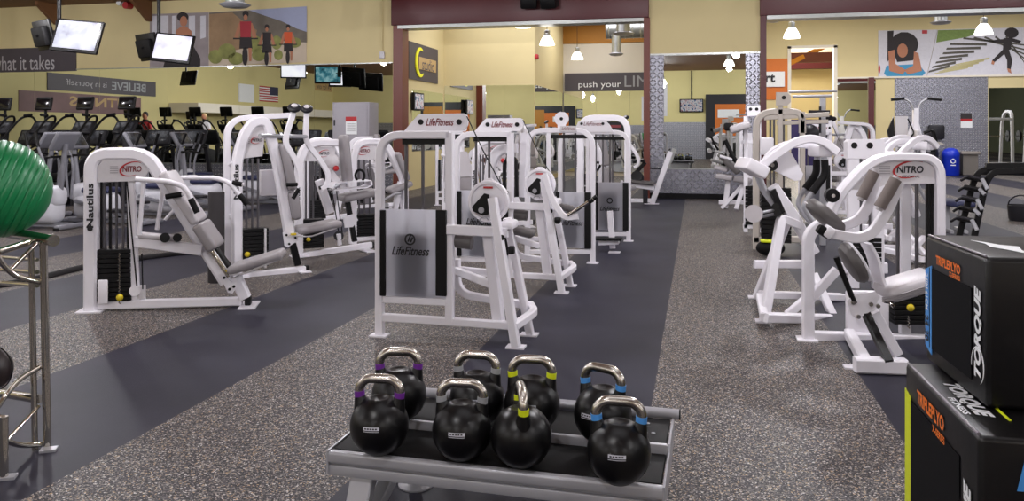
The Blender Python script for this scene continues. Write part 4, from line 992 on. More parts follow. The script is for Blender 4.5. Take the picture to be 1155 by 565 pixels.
# ------------------------------------------------------------------ right group
P = Plane(.79, 6.1, 9); nr = P.n; R9 = Matrix.Rotation(math.radians(9), 3, 'Z')
fr = lambda px, py, of=0: Vector((P(px, py, of).x, P(px, py, of).y, .012))
t = thing('abdominal_machine', 'white abdominal machine beside the black boxes, two grey roller pads, arched decal plate', 'weight machine', fr(985, 388))
b = MB(); b.sweep([fr(1058.5, 392, .15)] + P.L([(1058.5, 177), (986, 176.5), (943, 222), (930, 262)], .15), rect(.12, .062, .012), nr, fil=.15); b.build('arched_post', white, t)
pl = nitro_plate(t, P, [(955, 214), (964, 195), (985, 180), (1040, 180), (1053, 188), (1055, 207), (1000, 207.5), (985, 214)], .12, (1026.5, 191), .19, .052)
text_mesh('ABDOMINAL', P(1027, 199, .118), P.t, Z1, .017, ink, 'lettering', pl, width=.13, bold=.02)
rods(t, P, (1012.5, 1034), 340, 207, .17, .014); b = MB(); b.bar(P(1046.5, 380, .17), P(1046.5, 207, .17), .03, .025, nr); b.bar(P(1051, 380, .17), P(1051, 207, .17), .03, .02, nr); b.build('black_uprights', black, t)
b = MB(); b.bar(P(1020.5, 383, .25), P(1020.5, 205, .25), .06, .075, nr); b.build('rear_upright', white, t)
ws = stack(t, P, P(1028, 370, .15), .3, .15, .1, .42, 9)
b = MB(); b.ball(P(1027, 347, .02), .026); b.build('selector_pin', yellow, t)
b = MB(); b.tube([P(1024, 356, .02) + Vector((0, 0, -.01 * k)) + P.t * (.012 * (k % 2)) for k in range(10)], .005, 6); b.build('pin_chain', chrome, t)
b = MB(); b.box(P(978, 357, .12), (.3, .06, .38), R9, .015); b.build('counterweight_cover', white, t)
b = MB(); b.bar(P(908, 378.5, 0), P(1062, 384, .15), .075, .07, nr); b.build('base_rail', white, t)
b = MB(); b.sweep([fr(911.5, 382), P(911.5, 264), P(928, 250), P(960, 262)], rect(.07, .075), nr, fil=.12); b.bar(P(912, 340), P(944, 304), .05, .06, nr); b.build('front_post', white, t)
b = MB(); b.bar(P(958, 388, 0) * Vector((1, 1, 0)) + Vector((0, 0, .05)), onZ(976, 408, .05), .07, .07, Z1); b.bar(onZ(964, 411, .05), onZ(1022, 413, .05), .09, .09, Z1); b.build('foot_rail', white, t)
b = MB(); foot_plate(b, onZ(961, 415, 0), .1, .09); foot_plate(b, fr(910, 384), .14, .14); foot_plate(b, fr(1058, 393, .15), .14, .16); b.build('foot_plates', white, t)
Q = Plane(1.05, 5.62, 9)      # the seat stands nearer than the tower
b = MB(); b.bar(Q(975, 350), onZ(1003, 409, .08), .05, .05, nr); b.build('seat_post', black, t)
b = MB(); b.bar(Q(986, 352, .06), Q(1012, 400, .02), .08, .06, nr); b.build('seat_brace', white, t)
b = MB(); b.prism(Q.L([(956, 339), (962, 333), (987, 329), (993, 335), (984, 350), (967, 360), (960, 355)], -.05), nr * .02); br = b.build('seat_bracket', white, t)
b = MB()
for px, py in ((962, 341), (982, 343), (968, 357), (990, 345)): bolt(b, Q(px, py, -.05), -nr, .014)
b.build('bolt', brushed, br)
MB().pad(Q(994, 330), Q(1054, 312), .32, .1, nr, .04).build('seat_pad', pad_light, t)
b = MB()
for k in range(3): b.tube(Q.L([(995, 336 + 2 * k), (1010, 334 + 2 * k), (1048, 322 + 2 * k)], -.165), .005, 6, .05)
b.build('seat_piping', pad_grey, t)
MB().tube(Q.L([(997, 340), (1003, 341), (1008, 346)], -.1), .01, 8, .02).build('adjust_lever', chrome, t)
b = MB(); b.sweep(Q.L([(976, 273), (986, 292), (990, 315), (1000, 332)], .06), rect(.2, .02), nr, fil=.08); b.build('back_shell', white, t)
def oval_pad(name, Pn, c, d, half, wid, th, off, m, parent):
    a, bq = Pn(c[0] - d[0], c[1] - d[1], off), Pn(c[0] + d[0], c[1] + d[1], off)
    T = (bq - a).normalized(); u = nr; v = T.cross(u); R = Matrix((u, v, T)).transposed()
    g = MB().lathe([(0, -.5), (.5, -.5), (.86, -.38), (1, -.1), (1, .1), (.86, .38), (.5, .5), (0, .5)], n=28)
    mb = MB().merge(g, lambda co: R @ Vector((co.x * wid / 2, co.z * th, co.y * (bq - a).length / 2)) + (a + bq) / 2)
    return mb.build(name, m, parent)
oval_pad('chest_pad', Q, (931, 244), (20, 18), 0, .24, .1, .05, pad_dark, t); oval_pad('chest_pad_shell', Q, (929, 246), (21, 18.5), 0, .25, .03, .07, white, t)
oval_pad('lower_back_pad', Q, (963, 296), (12, 22), 0, .26, .1, .0, pad_dark, t); oval_pad('lower_back_shell', Q, (967, 294), (13, 23), 0, .27, .04, .01, white, t)
b = MB(); b.tube(Q.L([(943, 290), (957, 325), (964, 342)], -.04), .018); b.build('sliding_rod', black, t)
for of, a0, a1, pts in ((-.1, (1010.5, 202), (992, 234), [(1013, 206), (1002, 236), (984, 263), (968, 269), (940, 264), (930, 258)]), (.16, (986, 194), (971.5, 223), [(988, 198), (978, 236), (966, 250), (945, 256), (936, 256)])):
    b = MB(); b.sweep(Q.L(pts, of), rect(.045, .065), nr, fil=.1); a = b.build('lever_arm', white, t)
    MB().cyl(Q(*a0, of - .06), Q(*a1, of - .06), .037, n=22).build('roller_pad', mat('grey_brown_foam', (112, 102, 98), .55), a)
    b = MB(); b.tube([Q(a0[0] + 1, a0[1] - 3, of - .06), Q(a1[0] - 1, a1[1] + 3, of - .06)], .022, 12); b.build('roller_caps', pad_light, a)
b = MB(); c = P(937, 220, .06); b.cyl(c, c - nr * .05, .05, n=20); k = b.build('pivot_knob', black, t); b = MB(); bolt(b, c - nr * .05, -nr, .014); b.build('pivot_bolt', chrome, k)
b = MB(); b.box(Q(929, 261, -.13), (.09, .06, .06), R9 @ Euler((0, .6, 0)).to_matrix(), .014); b.build('hand_grip', blackr, t)
MB().box(Q(934, 262, -.13), (.06, .07, .075), R9 @ Euler((0, .6, 0)).to_matrix(), .014).build('grip_clamp', white, t)
abdo = t

P = Plane(.52, 6.9, 14); nr = P.n
fr = lambda px, py, of=0: Vector((P(px, py, of).x, P(px, py, of).y, .012))
t = thing('lever_row_machine', 'white lever machine with twin black grips and a white roller, behind the abdominal machine', 'weight machine', fr(900, 350))
b = MB(); b.sweep([onZ(862, 362, .02), P(881, 246, -.05), P(902, 254, 0)], rect(.07, .07), nr, fil=.04); b.build('front_leg', white, t)
b = MB(); b.bar(onZ(854, 335, .02), P(888, 248, .25), .07, .07, nr); b.build('rear_leg', white, t)
b = MB(); b.bar(onZ(862, 358, .1), P(946, 360, 0), .07, .07, nr); b.bar(onZ(858, 332, .12), P(950, 335, .5), .07, .06, nr); b.bar(onZ(862, 358, .1), onZ(857, 334, .1), .06, .06, Z1); b.bar(P(888, 355, 0), P(930, 320, 0), .06, .06, nr); b.bar(P(940, 357, 0), P(918, 310, .3), .06, .06, nr); b.build('base_frame', white, t)
b = MB(); foot_plate(b, onZ(861, 363), .12, .12); foot_plate(b, onZ(853, 336), .14, .12); b.build('foot_plates', white, t)
b = MB(); b.bar(P(851, 298, .55), P(908, 298, .55), .06, .07, nr); b.build('cross_bar', white, t)
b = MB(); b.bar(P(871, 210, 0), P(900, 252, 0), .08, .09, nr); b.bar(P(896, 246, 0), P(918, 285, .05), .08, .08, nr); b.build('lever_strut', white, t)
b = MB(); b.prism(P.L([(862, 186), (870, 178), (887, 169), (893, 173), (906, 196), (904, 203), (897, 204), (870, 191)], -.08), nr * .03); pv = b.build('lever_plate', white, t)
b = MB(); c = P(869, 186, -.1); b.cyl(c, c - nr * .04, .048, n=22); kb_ = b.build('pivot_knob', black, pv); b = MB(); bolt(b, c - nr * .04, -nr, .016); b.build('pivot_bolt', chrome, kb_)
for of, pts in ((-.14, [(854, 191), (872, 176), (896, 160), (914, 155.5), (930, 160), (944, 172)]), (.16, [(862, 186), (870, 172), (888, 162), (910, 163), (922, 166)])):
    b = MB(); b.sweep(P.L(pts, of), rect(.06, .065), nr, fil=.14); a = b.build('lever_arm', white, t)
for of, pts, gp in ((-.1, [(930, 168), (930, 178), (931, 197), (917, 216), (905, 232), (914, 246), (926, 262)], [(930, 180), (931, 197), (916, 217)]), (.1, [(921, 168), (921, 178), (921, 197), (908, 213), (898, 228), (908, 244), (920, 258)], [(921, 180), (921, 196), (908, 213)])):
    b = MB(); b.tube(P.L(pts, of), .02, 12, .07); a = b.build('handle', silver, t)
    b = MB(); b.tube(P.L(gp, of), .03, 14, .05); b.build('hand_grip', blackr, a)
b = MB(); b.box(P(925, 170, 0), (.12, .26, .1), Matrix.Rotation(math.radians(14), 3, 'Z'), .02); b.build('handle_block', white, t)
b = MB(); b.pad(P(837, 183, -.05), P(859, 195, -.05), .34, .1, nr, .014); b.build('chest_pad', white, t)
b = MB(); b.tube(P.L([(855, 197), (860, 212), (873, 230)], 0), .03, 12, .08); b.tube(P.L([(856, 240), (874, 237)], -.05), .012); b.tube(P.L([(856, 245), (876, 241)], .05), .012); b.build('roller_bracket', silver, t)
b = MB(); b.cyl(P(850, 241, -.17), P(850, 241, .17), .072, n=26); b.build('roller_pad', pad_light, t)
b = MB(); b.bar(P(871, 214, -.05), P(882, 240, -.05), .04, .05, nr); b.cyl(P(875, 233, -.1), P(875, 233, .1), .03); b.cyl(P(877, 240, -.1), P(877, 240, .1), .03); b.build('black_stops', black, t)
lever = t
t = thing('kit_bag', 'black bag with lime trim on the floor under the lever machine', 'bag', onZ(868, 288))
q = onZ(869, 289); MB().ball((q.x, q.y, .1), .1, (1.7, 1.0, 1.0)).build('bag_body', blackr, t); MB().pad(q + Vector((-.12, -.04, .19)), q + Vector((.1, -.04, .185)), .12, .03, (0, 1, 0), .012).build('bag_trim', lime, t)

# white tower with two round holes, directly behind the arched plate
P = Plane(1.55, 8.2, 5); nr = P.n
fr = lambda px, py, of=0: Vector((P(px, py, of).x, P(px, py, of).y, .012))
t = thing('weight_machine', 'white tower with two dark round holes in its top plate, behind the abdominal machine', 'weight machine', fr(978, 312))
b = MB(); b.bar(fr(962, 318), P(962, 178), .09, .1, nr); b.bar(fr(990, 318), P(990, 178), .09, .1, nr); b.bar(P(948, 302), P(1000, 302), .08, .1, nr); b.build('tower_frame', white, t)
top = MB().prism(P.L([(956, 179), (956, 160), (959, 157), (995, 157), (998, 160), (998, 179)], -.05), nr * .14).build('top_plate', white, t)
b = MB()
for px in (963.5, 981): bolt(b, P(px, 164, -.05), -nr, .03, .006)
b.build('round_hole', black, top)
stack(t, P, P(976, 290, .02), .26, .14, .12, .5, 8); rods(t, P, (971, 981), 300, 179, .02)

# cream cable tower
P = Plane(.95, 10.6, 0); nr = P.n
fr = lambda px, py, of=0: Vector((P(px, py, of).x, P(px, py, of).y, .012))
t = thing('cable_tower', 'tall cream cable machine with a square pulley plate on top, right of the panel mirror', 'weight machine', fr(892, 278))
b = MB(); b.sweep([fr(853, 281)] + P.L([(853, 126), (905, 126), (905, 150)]), rect(.08, .085, .014), nr, fil=.22); b.bar(P(905, 275), P(905, 126), .08, .06, nr); b.bar(P(880, 275), P(880, 112), .08, .06, nr); b.bar(P(850, 270), P(908, 270), .08, .08, nr); b.build('tower_frame', cream, t)
b = MB(); b.bar(P(862, 133), P(935, 129), .06, .06, nr); b.bar(P(876, 139), P(934, 137), .05, .05, nr); b.build('top_beam', cream, t)
pl = MB().prism(P.L([(875.5, 119), (875.5, 104), (888, 104), (892, 108), (892, 115), (888, 119)], -.06), nr * .05).build('pulley_plate', cream, t)
b = MB(); bolt(b, P(884, 110, -.06), -nr, .026, .006); b.build('pulley_bolt', black, pl)
rods(t, P, (869, 873, 884), 262, 130, .03, .014); stack(t, P, P(875, 262, .02), .36, .16, .1, .8, 12)
MB().box(P(865, 165, -.1), (.16, .1, .22), None, .02).build('weight_block', white, t)
b = MB(); b.bar(fr(928, 272, .6), P(928, 108, .6), .08, .07, nr); b.build('rear_upright', silver, t)
b = MB(); b.tube(P.L([(890, 103.5), (944, 102.5)], .5), .018); b.tube(P.L([(894, 109), (938, 108)], .2), .018); b.build('top_bars', silver, t)
b = MB(); b.bar(P(912, 126, .3), P(936, 126, .3), .05, .04, nr); b.cyl(P(925, 150, .4), P(925, 120, .4), .016); b.ball(P(914, 150, .3), .11); b.build('cable_carriage', dkgrey, t)
cable = t
# white post machine left of it
P = Plane(.6, 12.4, 0); nr = P.n
fr = lambda px, py, of=0: Vector((P(px, py, of).x, P(px, py, of).y, .012))
t = thing('leg_curl_machine', 'white machine with padded arm reaching left, beside the right diamond plate strip', 'weight machine', fr(842, 258))
b = MB(); b.bar(fr(841, 259), P(841, 131), .07, .06, nr); b.bar(fr(856, 259), P(856, 131), .07, .06, nr); b.bar(P(838, 255), P(866, 255), .07, .07, nr); b.bar(P(836, 160), P(868, 160), .05, .05, nr); b.build('tower_frame', white, t)
pl = MB().prism(P.L([(843, 131), (843, 120), (857.5, 118.5), (857.5, 130)], -.06), nr * .12).build('top_plate', white, t)
b = MB()
for px in (846.5, 853.5): bolt(b, P(px, 123, -.06), -nr, .024, .006)
b.build('round_hole', black, pl)
MB().pad(P(823, 147, -.1), P(846, 140, -.1), .26, .12, nr, .04).build('arm_pad', pad_light, t)
b = MB(); b.box(P(822, 143, -.1), (.14, .2, .12), None, .03); b.tube(P.L([(818, 158), (826, 175), (835, 190)], -.1), .03, 10); b.build('rubber_rolls', blackr, t)
stack(t, P, P(849, 240, .02), .22, .14, .12, .7, 10)
# seated machine nearest the panel mirror on the right
P = Plane(.48, 16.2, -8); nr = P.n
fr = lambda px, py, of=0: Vector((P(px, py, of).x, P(px, py, of).y, .012))
t = thing('seated_machine', 'white seated machine with grey pads at right below the panel mirror', 'weight machine', fr(826, 231))
b = MB(); b.bar(fr(818, 229), P(822, 200), .1, .1, nr); b.bar(fr(814, 233, -.1), P(838, 208), .07, .07, nr); b.bar(P(811, 228, 0), P(850, 228, 0), .08, .08, nr); b.bar(fr(830, 238, -.3), P(838, 212), .08, .08, nr); b.bar(fr(846, 232), P(846, 150), .1, .1, nr); b.build('frame', white, t)
b = MB(); b.pad(P(808, 198), P(827, 201), .4, .1, nr, .03); b.pad(P(806, 188, .2), P(822, 192, .2), .3, .08, nr, .03); b.build('seat_pad', pad_light, t)
b = MB(); b.pad(P(818, 180, .1), P(834, 195, .1), .4, .12, nr, .04); b.build('back_pad', pad_dark, t)
b = MB(); b.pad(P(828, 201, -.1), P(848, 205, -.1), .3, .12, nr, .04); b.build('leg_pad', pad_grey, t)
b = MB(); b.bar(P(836, 180), P(836, 145), .07, .06, nr); b.tube(P.L([(812, 176), (826, 180)], 0), .03); b.build('lever_arm', white, t)
# raked bench frame left of the panel mirror
P = Plane(-.95, 16.9, 0); nr = P.n
fr = lambda px, py, of=0: Vector((P(px, py, of).x, P(px, py, of).y, .012))
t = thing('leg_press_frame', 'white raked frame leaning by the left diamond plate strip', 'weight machine', fr(735, 230))
b = MB(); b.bar(fr(735.5, 230), P(756.5, 171), .12, .11, nr); b.bar(P(700, 206), P(738, 212), .14, .1, nr); b.bar(P(700, 226), P(735, 226), .08, .08, nr); b.build('frame', white, t)
MB().pad(P(704, 203), P(738, 207), .4, .06, nr, .02).build('sled_pad', pad_dark, t)
b = MB(); b.bar(P(716, 196, .3), P(728, 183, .3), .08, .08, nr); b.bar(P(714, 183, .2), P(727, 181, .2), .06, .06, nr); b.cyl(P(718, 199, 0), P(720, 201, .3), .12); b.build('sled_arms', black, t)
b = MB(); foot_plate(b, fr(735, 230), .3, .16); b.build('foot_plate', white, t)
MB().bar(fr(728, 226), P(728, 213), .1, .1, nr).build('bench_leg', dkgrey, t)
# extra copies further back on both sides
off_axis(None, lf, 1.7, 14.2, 25, 'white cam machine in the back right cluster beyond the cream cable machine')
off_axis(None, lever, 2.7, 12.2, 10, 'white lever machine far back, right of the cream cable machine')
off_axis(None, naut2, 3.1, 16.2, 150, 'white press machine at the very back under the right maroon beam')
off_axis(None, lever, 2.5, 10.4, 20, 'white lever machine behind the tower with two dark round holes')
for o in bpy.data.objects:
    if o.get('group') == 'white weight machines down the middle aisle' and o.get('label', '').startswith('white cam'): del o['group']
# ================================================================== CARDIO
def make_elliptical():
    t = thing('elliptical_trainer', '', 'elliptical trainer', (0, 0, 0), 'elliptical trainers in front of the long mirror')
    b = MB(); b.box((0, .05, .3), (.34, .78, .46), None, .15, 4); b.box((0, .3, .5), (.3, .36, .34), None, .12, 4); b.build('drive_housing', ellwhite, t)
    MB().box((0, -.02, .55), (.36, .5, .1), None, .045, 3).build('housing_top', navy, t)
    b = MB(); b.bar((0, .62, .06), (0, -.95, .06), .1, .07, (1, 0, 0)); b.box((0, .62, .05), (.62, .1, .07), None, .03); b.box((0, -.95, .05), (.56, .1, .07), None, .03); b.build('base_rail', ellgrey, t)
    b = MB()
    for x in (-.3, .3): b.cyl((x, .62, 0), (x, .62, .05), .045, n=12)
    b.build('levelling_foot', black, t)
    MB().sweep([(0, .4, .4), (0, .46, .9), (0, .52, 1.32)], oval(.07, .09), (1, 0, 0)).build('mast', ellgrey, t)
    R = Euler((math.radians(-32), 0, 0)).to_matrix()
    c = MB().box((0, .5, 1.36), (.46, .07, .32), R, .03, 3).build('console', ellgrey, t)
    MB().box(Vector((0, .5, 1.36)) + R @ Vector((0, -.037, .005)), (.39, .008, .25), R, .01).build('console_screen', scr_dark, c)
    MB().tube([(-.26, .3, 1.1), (-.2, .44, 1.12), (.2, .44, 1.12), (.26, .3, 1.1)], .018, 8, .06).build('grab_bar', black, t)
    for s_ in (-1, 1):
        b = MB(); b.tube([(s_ * .24, .4, .45), (s_ * .27, .42, .95), (s_ * .3, .3, 1.25), (s_ * .28, .22, 1.48)], .02, 8, .2); a = b.build('moving_arm', ellgrey, t)
        MB().tube([(s_ * .297, .295, 1.27), (s_ * .28, .22, 1.48)], .027, 10).build('arm_grip', black, a)
        b = MB(); b.bar((s_ * .2, .3, .38), (s_ * .2, -.75, .2 + .06 * s_), .05, .06, (1, 0, 0)); a = b.build('pedal_arm', ellgrey, t)
        MB().box((s_ * .2, -.55, .29 + .05 * s_), (.17, .38, .05), None, .02).build('foot_pedal', dkgrey, a)
    return t
scr_dark = screen_mat('dark_console_screen', [(20, 22, 30), (60, 64, 76), (104, 108, 120)], .35, 14)
def make_climber():
    t = thing('stair_climber', '', 'stair climber', (0, 0, 0), 'stair climbers facing the long mirror')
    b = MB()
    for s_ in (-1, 1): b.prism([(s_ * .36, -.62, .02), (s_ * .36, .55, .02), (s_ * .36, .62, .5), (s_ * .36, .4, 1.0), (s_ * .36, .1, .95), (s_ * .36, -.62, .3)], (-.06 * s_, 0, 0))
    b.build('side_panels', dkgrey, t)
    for k in range(4): MB().box((0, -.45 + .22 * k, .18 + .19 * k), (.6, .24, .16), None, .015).build('step', black, t)
    b = MB(); b.bar((0, .5, .5), (0, .62, 1.55), .16, .1, (1, 0, 0)); b.build('mast', dkgrey, t)
    R = Euler((math.radians(-35), 0, 0)).to_matrix()
    c = MB().box((0, .52, 1.6), (.52, .08, .34), R, .04, 3).build('console', dkgrey, t)
    MB().box(Vector((0, .52, 1.6)) + R @ Vector((0, -.043, 0)), (.4, .008, .2), R, .01).build('console_screen', scr_dark, c)
    for s_ in (-1, 1):
        MB().tube([(s_ * .34, -.55, .35), (s_ * .36, -.42, 1.05), (s_ * .36, .1, 1.62), (s_ * .34, .34, 1.84), (s_ * .3, .6, 1.86), (s_ * .2, .62, 1.6)], .025, 8, .2).build('handrail', black, t)
        b = MB(); b.tube([(s_ * .3, .35, 1.86), (s_ * .12, .36, 1.88)], .032, 8); b.build('hand_grip', blackr, t)
    b = MB(); b.tube([(0, .62, 1.5), (0, .62, 2.1)], .03, 8); b.build('screen_pole', black, t)
    R = Euler((math.radians(-12), 0, 0)).to_matrix()
    c = MB().box((0, .58, 2.13), (.42, .06, .3), R, .03, 3).build('personal_screen', black, t)
    MB().box(Vector((0, .58, 2.13)) + R @ Vector((0, -.032, .0)), (.34, .006, .2), R, .006).build('screen_glass', mat('unlit_screen_glass', (18, 18, 22), .12), c)
    return t
el = make_elliptical(); el.location = (-10.05, 10.5, 0); el.rotation_euler = (0, 0, -PI / 2); el['label'] = 'elliptical trainer directly behind the green ball, grey console back towards us'
for x, y, r, lb in ((-9.55, 11.25, PI / 2, 'elliptical trainer above the leftmost reclined press, nearest with its dark screen showing'), (-9.3, 12.45, PI / 2 + .1, 'elliptical trainer second with its screen showing, right of the Nautilus post top'),
                    (-9.3, 13.75, PI / 2, 'elliptical trainer third with its screen showing, left of the tall press frame'), (-9.0, 15.1, PI / 2 - .1, 'elliptical trainer nearest the long mirror'),
                    (-10.9, 15.9, PI / 2, 'elliptical trainer beside the long mirror, behind the third one with its screen showing'), (-11.6, 11.9, -PI / 2, 'elliptical trainer left of the ones with screens, mostly behind the green ball')):
    dup(el, Vector((x, y, 0)), r, lb)
cl = make_climber(); cl.location = (-11.95, 14.3, 0); cl['label'] = 'black stair climber with pole screen, rightmost of the row under the BELIEVE reflection'
for x, lb in ((-13.0, 'black stair climber with pole screen, second from the right of its row'), (-14.07, 'black stair climber with pole screen, third from the right of its row'), (-15.15, 'black stair climber with pole screen, at the left edge of the photo'),
              (-16.2, 'black stair climber fifth from the right, seen in the long mirror'), (-17.3, 'black stair climber sixth from the right, seen in the long mirror')):
    dup(cl, Vector((x, 14.3, 0)), 0, lb)
for k, (x, y) in enumerate(((-13.2, 11.4), (-14.3, 11.4), (-15.4, 11.4), (-16.5, 11.4), (-12.6, 8.6), (-13.9, 8.6), (-15.2, 8.6), (-16.5, 8.6))):
    nm = ('first', 'second', 'third', 'fourth')[k % 4]
    dup(el, Vector((x, y, 0)), PI, 'elliptical trainer seen only in the long mirror, %s of its %s row' % (nm, 'nearer' if k < 4 else 'farther'))
def make_treadmill():
    t = thing('treadmill', '', 'treadmill', (0, 0, 0), 'treadmills close to the long mirror')
    MB().box((0, -.1, .16), (.82, 1.9, .16), None, .03).build('deck', dkgrey, t); MB().box((0, -.25, .245), (.5, 1.5, .012), None, .003).build('running_belt', blackr, t)
    MB().box((0, .75, .3), (.8, .42, .28), None, .09, 3).build('motor_hood', dkgrey, t)
    for s_ in (-1, 1):
        MB().bar((s_ * .38, .7, .25), (s_ * .36, .5, 1.2), .09, .07, (1, 0, 0)).build('upright', dkgrey, t)
        MB().tube([(s_ * .37, .5, 1.12), (s_ * .36, .25, 1.16), (s_ * .36, -.1, 1.0)], .026, 10, .1).build('handrail', black, t)
    R = Euler((math.radians(-25), 0, 0)).to_matrix()
    c = MB().box((0, .5, 1.36), (.74, .1, .42), R, .05, 3).build('console', dkgrey, t)
    MB().box(Vector((0, .5, 1.36)) + R @ Vector((0, -.053, .03)), (.56, .01, .26), R, .01).build('console_screen', scr_dark, c)
    MB().tube([(-.3, .3, 1.15), (-.12, .24, 1.17), (.12, .24, 1.17), (.3, .3, 1.15)], .02, 10, .06).build('front_grip', black, t)
    return t
tm = make_treadmill(); tm.location = (-8.1, 16.9, 0); tm['label'] = 'dark treadmill nearest the grey cabinet, end of the row at the long mirror'
for k, x in enumerate((-9.05, -12.1, -13.05, -14.0, -14.95, -15.9, -16.85)):
    dup(tm, Vector((x, 16.9, 0)), 0, 'dark treadmill close to the long mirror, ' + ('second', 'third', 'fourth', 'fifth', 'sixth', 'seventh', 'eighth')[k] + ' from the grey cabinet')
# people reflected in the long mirror
def person(label, loc, top_m, hair_m, rz):
    t = thing('person', label, 'person', loc)
    V = [(0, 0, .95), (0, 0, 1.15), (0, .0, 1.38), (0, -.01, 1.5), (0, -.03, 1.62), (.18, 0, 1.4), (.27, -.08, 1.12), (.22, -.3, 1.05), (-.18, 0, 1.4), (-.27, -.08, 1.12), (-.22, -.3, 1.05),
         (.1, 0, .9), (.12, -.05, .5), (.12, 0, .06), (.12, -.14, .03), (-.1, 0, .9), (-.12, -.02, .5), (-.12, .02, .06), (-.12, -.12, .03), (.2, -.38, 1.05), (-.2, -.38, 1.05)]
    E = [(0, 1), (1, 2), (2, 3), (3, 4), (2, 5), (5, 6), (6, 7), (2, 8), (8, 9), (9, 10), (0, 11), (11, 12), (12, 13), (13, 14), (0, 15), (15, 16), (16, 17), (17, 18), (7, 19), (10, 20)]
    Rr = [.14, .13, .15, .055, .1, .06, .045, .033, .06, .045, .033, .085, .06, .042, .035, .085, .06, .042, .035, .03, .03]
    me = bpy.data.meshes.new('body'); me.from_pydata(V, E, []); o = bpy.data.objects.new('body', me); COL.objects.link(o); o.parent = t
    sk = o.modifiers.new('Skin', 'SKIN'); o.modifiers.new('Sub', 'SUBSURF').levels = 1; o.modifiers['Sub'].render_levels = 2
    for i, d in enumerate(me.skin_vertices[0].data): d.radius = (Rr[i], Rr[i] * .8); d.use_root = (i == 0)
    me.materials.append(printskin)
    M0 = t.location.copy(); t.location = (0, 0, 0)
    MB().ball((0, -.03, 1.64), .105, (.82, .95, 1.18)).build('head', printskin, t); MB().ball((0, .0, 1.68), .108, (.9, .98, 1.05)).build('hair', hair_m, t)
    b = MB(); b.lathe([(.06, 1.5), (.2, 1.44), (.185, 1.3), (.165, 1.1), (.175, .93), (.05, .93)], n=24); b.tube([(.16, 0, 1.42), (.27, -.07, 1.14)], .07, 10); b.tube([(-.16, 0, 1.42), (-.27, -.07, 1.14)], .07, 10); b.build('shirt', top_m, t)
    b = MB()
    for s_ in (-1, 1): b.cyl((s_ * .1, 0, .98), (s_ * .12, -.03, .1), .115, .065, 16)
    b.build('trousers', navy, t)
    t.location = M0; t.rotation_euler = (0, 0, rz); return t
person('person in a red top exercising, seen in the long left mirror', Vector((-19.3, 11.8, .45)), red, printdark, PI)
dup(cl, Vector((-19.3, 12.05, 0)), 0, 'black stair climber under the person in red, seen in the long mirror')
dup(cl, Vector((-18.4, 9.85, 0)), 0, 'black stair climber under the person in grey, seen in the long mirror')
person('person in a grey top exercising, seen in the long left mirror', Vector((-18.4, 9.6, .45)), plate_grey, tan, PI)
# grey cabinet with notice
a, c = onY(375, 185, 15.6), onY(416.5, 115, 15.6)
t = thing('storage_cabinet', 'tall grey steel cabinet carrying a red and white notice', 'cabinet', ((a.x + c.x) / 2, 15.85, 0))
MB().box(((a.x + c.x) / 2, 15.85, c.z / 2), (c.x - a.x, .5, c.z), None, .012).build('body', cabgrey, t)
d = MB().box(((a.x + c.x) / 2, 15.588, c.z / 2 + .05), (c.x - a.x - .08, .024, c.z - .2), None, .01).build('door', cabgrey, t)
MB().box((c.x - .12, 15.56, 1.2), (.03, .04, .16), None, .01).build('door_handle', black, d); MB().box((a.x + .06, 15.57, 1.7), (.025, .02, .12)).build('hinge', dkgrey, d)
n0, n3_ = onY(390, 151.5, 15.57), onY(402.5, 131.5, 15.57)
t2 = thing('notice_poster', 'red headed white notice fixed to the grey cabinet door', 'poster', ((n0.x + n3_.x) / 2, 15.57, n0.z))
MB().box(((n0.x + n3_.x) / 2, 15.57, (n0.z + n3_.z) / 2), (n3_.x - n0.x, .006, n3_.z - n0.z)).build('sheet', wprint, t2)
hb = MB().box(((n0.x + n3_.x) / 2, 15.565, n3_.z - .05), (n3_.x - n0.x, .006, .1)).build('red_heading', red, t2)
b = MB()
for k in range(6): b.box(((n0.x + n3_.x) / 2, 15.566, n3_.z - .15 - .03 * k), ((n3_.x - n0.x) * .75, .004, .01))
b.build('printed_lines', ink_grey, t2)

# ================================================================== TELEVISIONS
def tv(label, px, py, zc, w, h, yaw, pitch, roll, scr, back=False):
    c = EYEV + ray(px, py) * zc
    base = Matrix(((CT, -ST, 0), (ST, CT, 0), (0, 0, 1)))
    R = base @ Matrix.Rotation(math.radians(yaw), 3, 'Z') @ Matrix.Rotation(math.radians(roll), 3, 'Y') @ Matrix.Rotation(math.radians(pitch), 3, 'X')
    t = thing('television', label, 'television', c, 'televisions hung over the cardio machines')
    MB().box(c, (w, .06, h), R, .018, 2).build('bezel', black, t)
    b = MB(); b.box(c + R @ Vector((0, .07, -.02)), (w * .72, .1, h * .66), R, .03, 2); b.build('rear_housing', blackr, t)
    MB().box(c + R @ Vector((0, -.031, .012)), (w * .89, .006, h * .84), R).build('screen', scr, t)
    b = MB(); b.box(c + R @ Vector((0, -.03, -h * .46)), (w * .2, .012, h * .03), R); b.build('speaker_badge', dkgrey, t)
    return c + R @ Vector((0, .13, 0)), t
def tv_pole(label, pts, top):
    m = sum((Vector(p) for p in pts), Vector()) / len(pts)
    t = thing('television_mount', label, 'television mount', (m.x, m.y, m.z))
    b = MB(); b.tube([(m.x, m.y, m.z), (m.x, m.y, 4.95)], .035, 10); b.lathe([(.1, 0), (.1, .04), (.04, .08)], (m.x, m.y, 4.87), n=16); b.build('pole', black, t)
    b = MB()
    for p in pts: b.tube([m + Vector((0, 0, .1)), (Vector(p) + m) / 2 + Vector((0, 0, .1)), p], .025, 8)
    b.cyl(m, m + Vector((0, 0, .3)), .06, n=14); b.build('bracket_arms', black, t)
p1, _ = tv('nearer television with a pale lit screen, left of the yellow wall', 87.5, 41, 14, .90, .60, -8, -14, 6, scr_white)
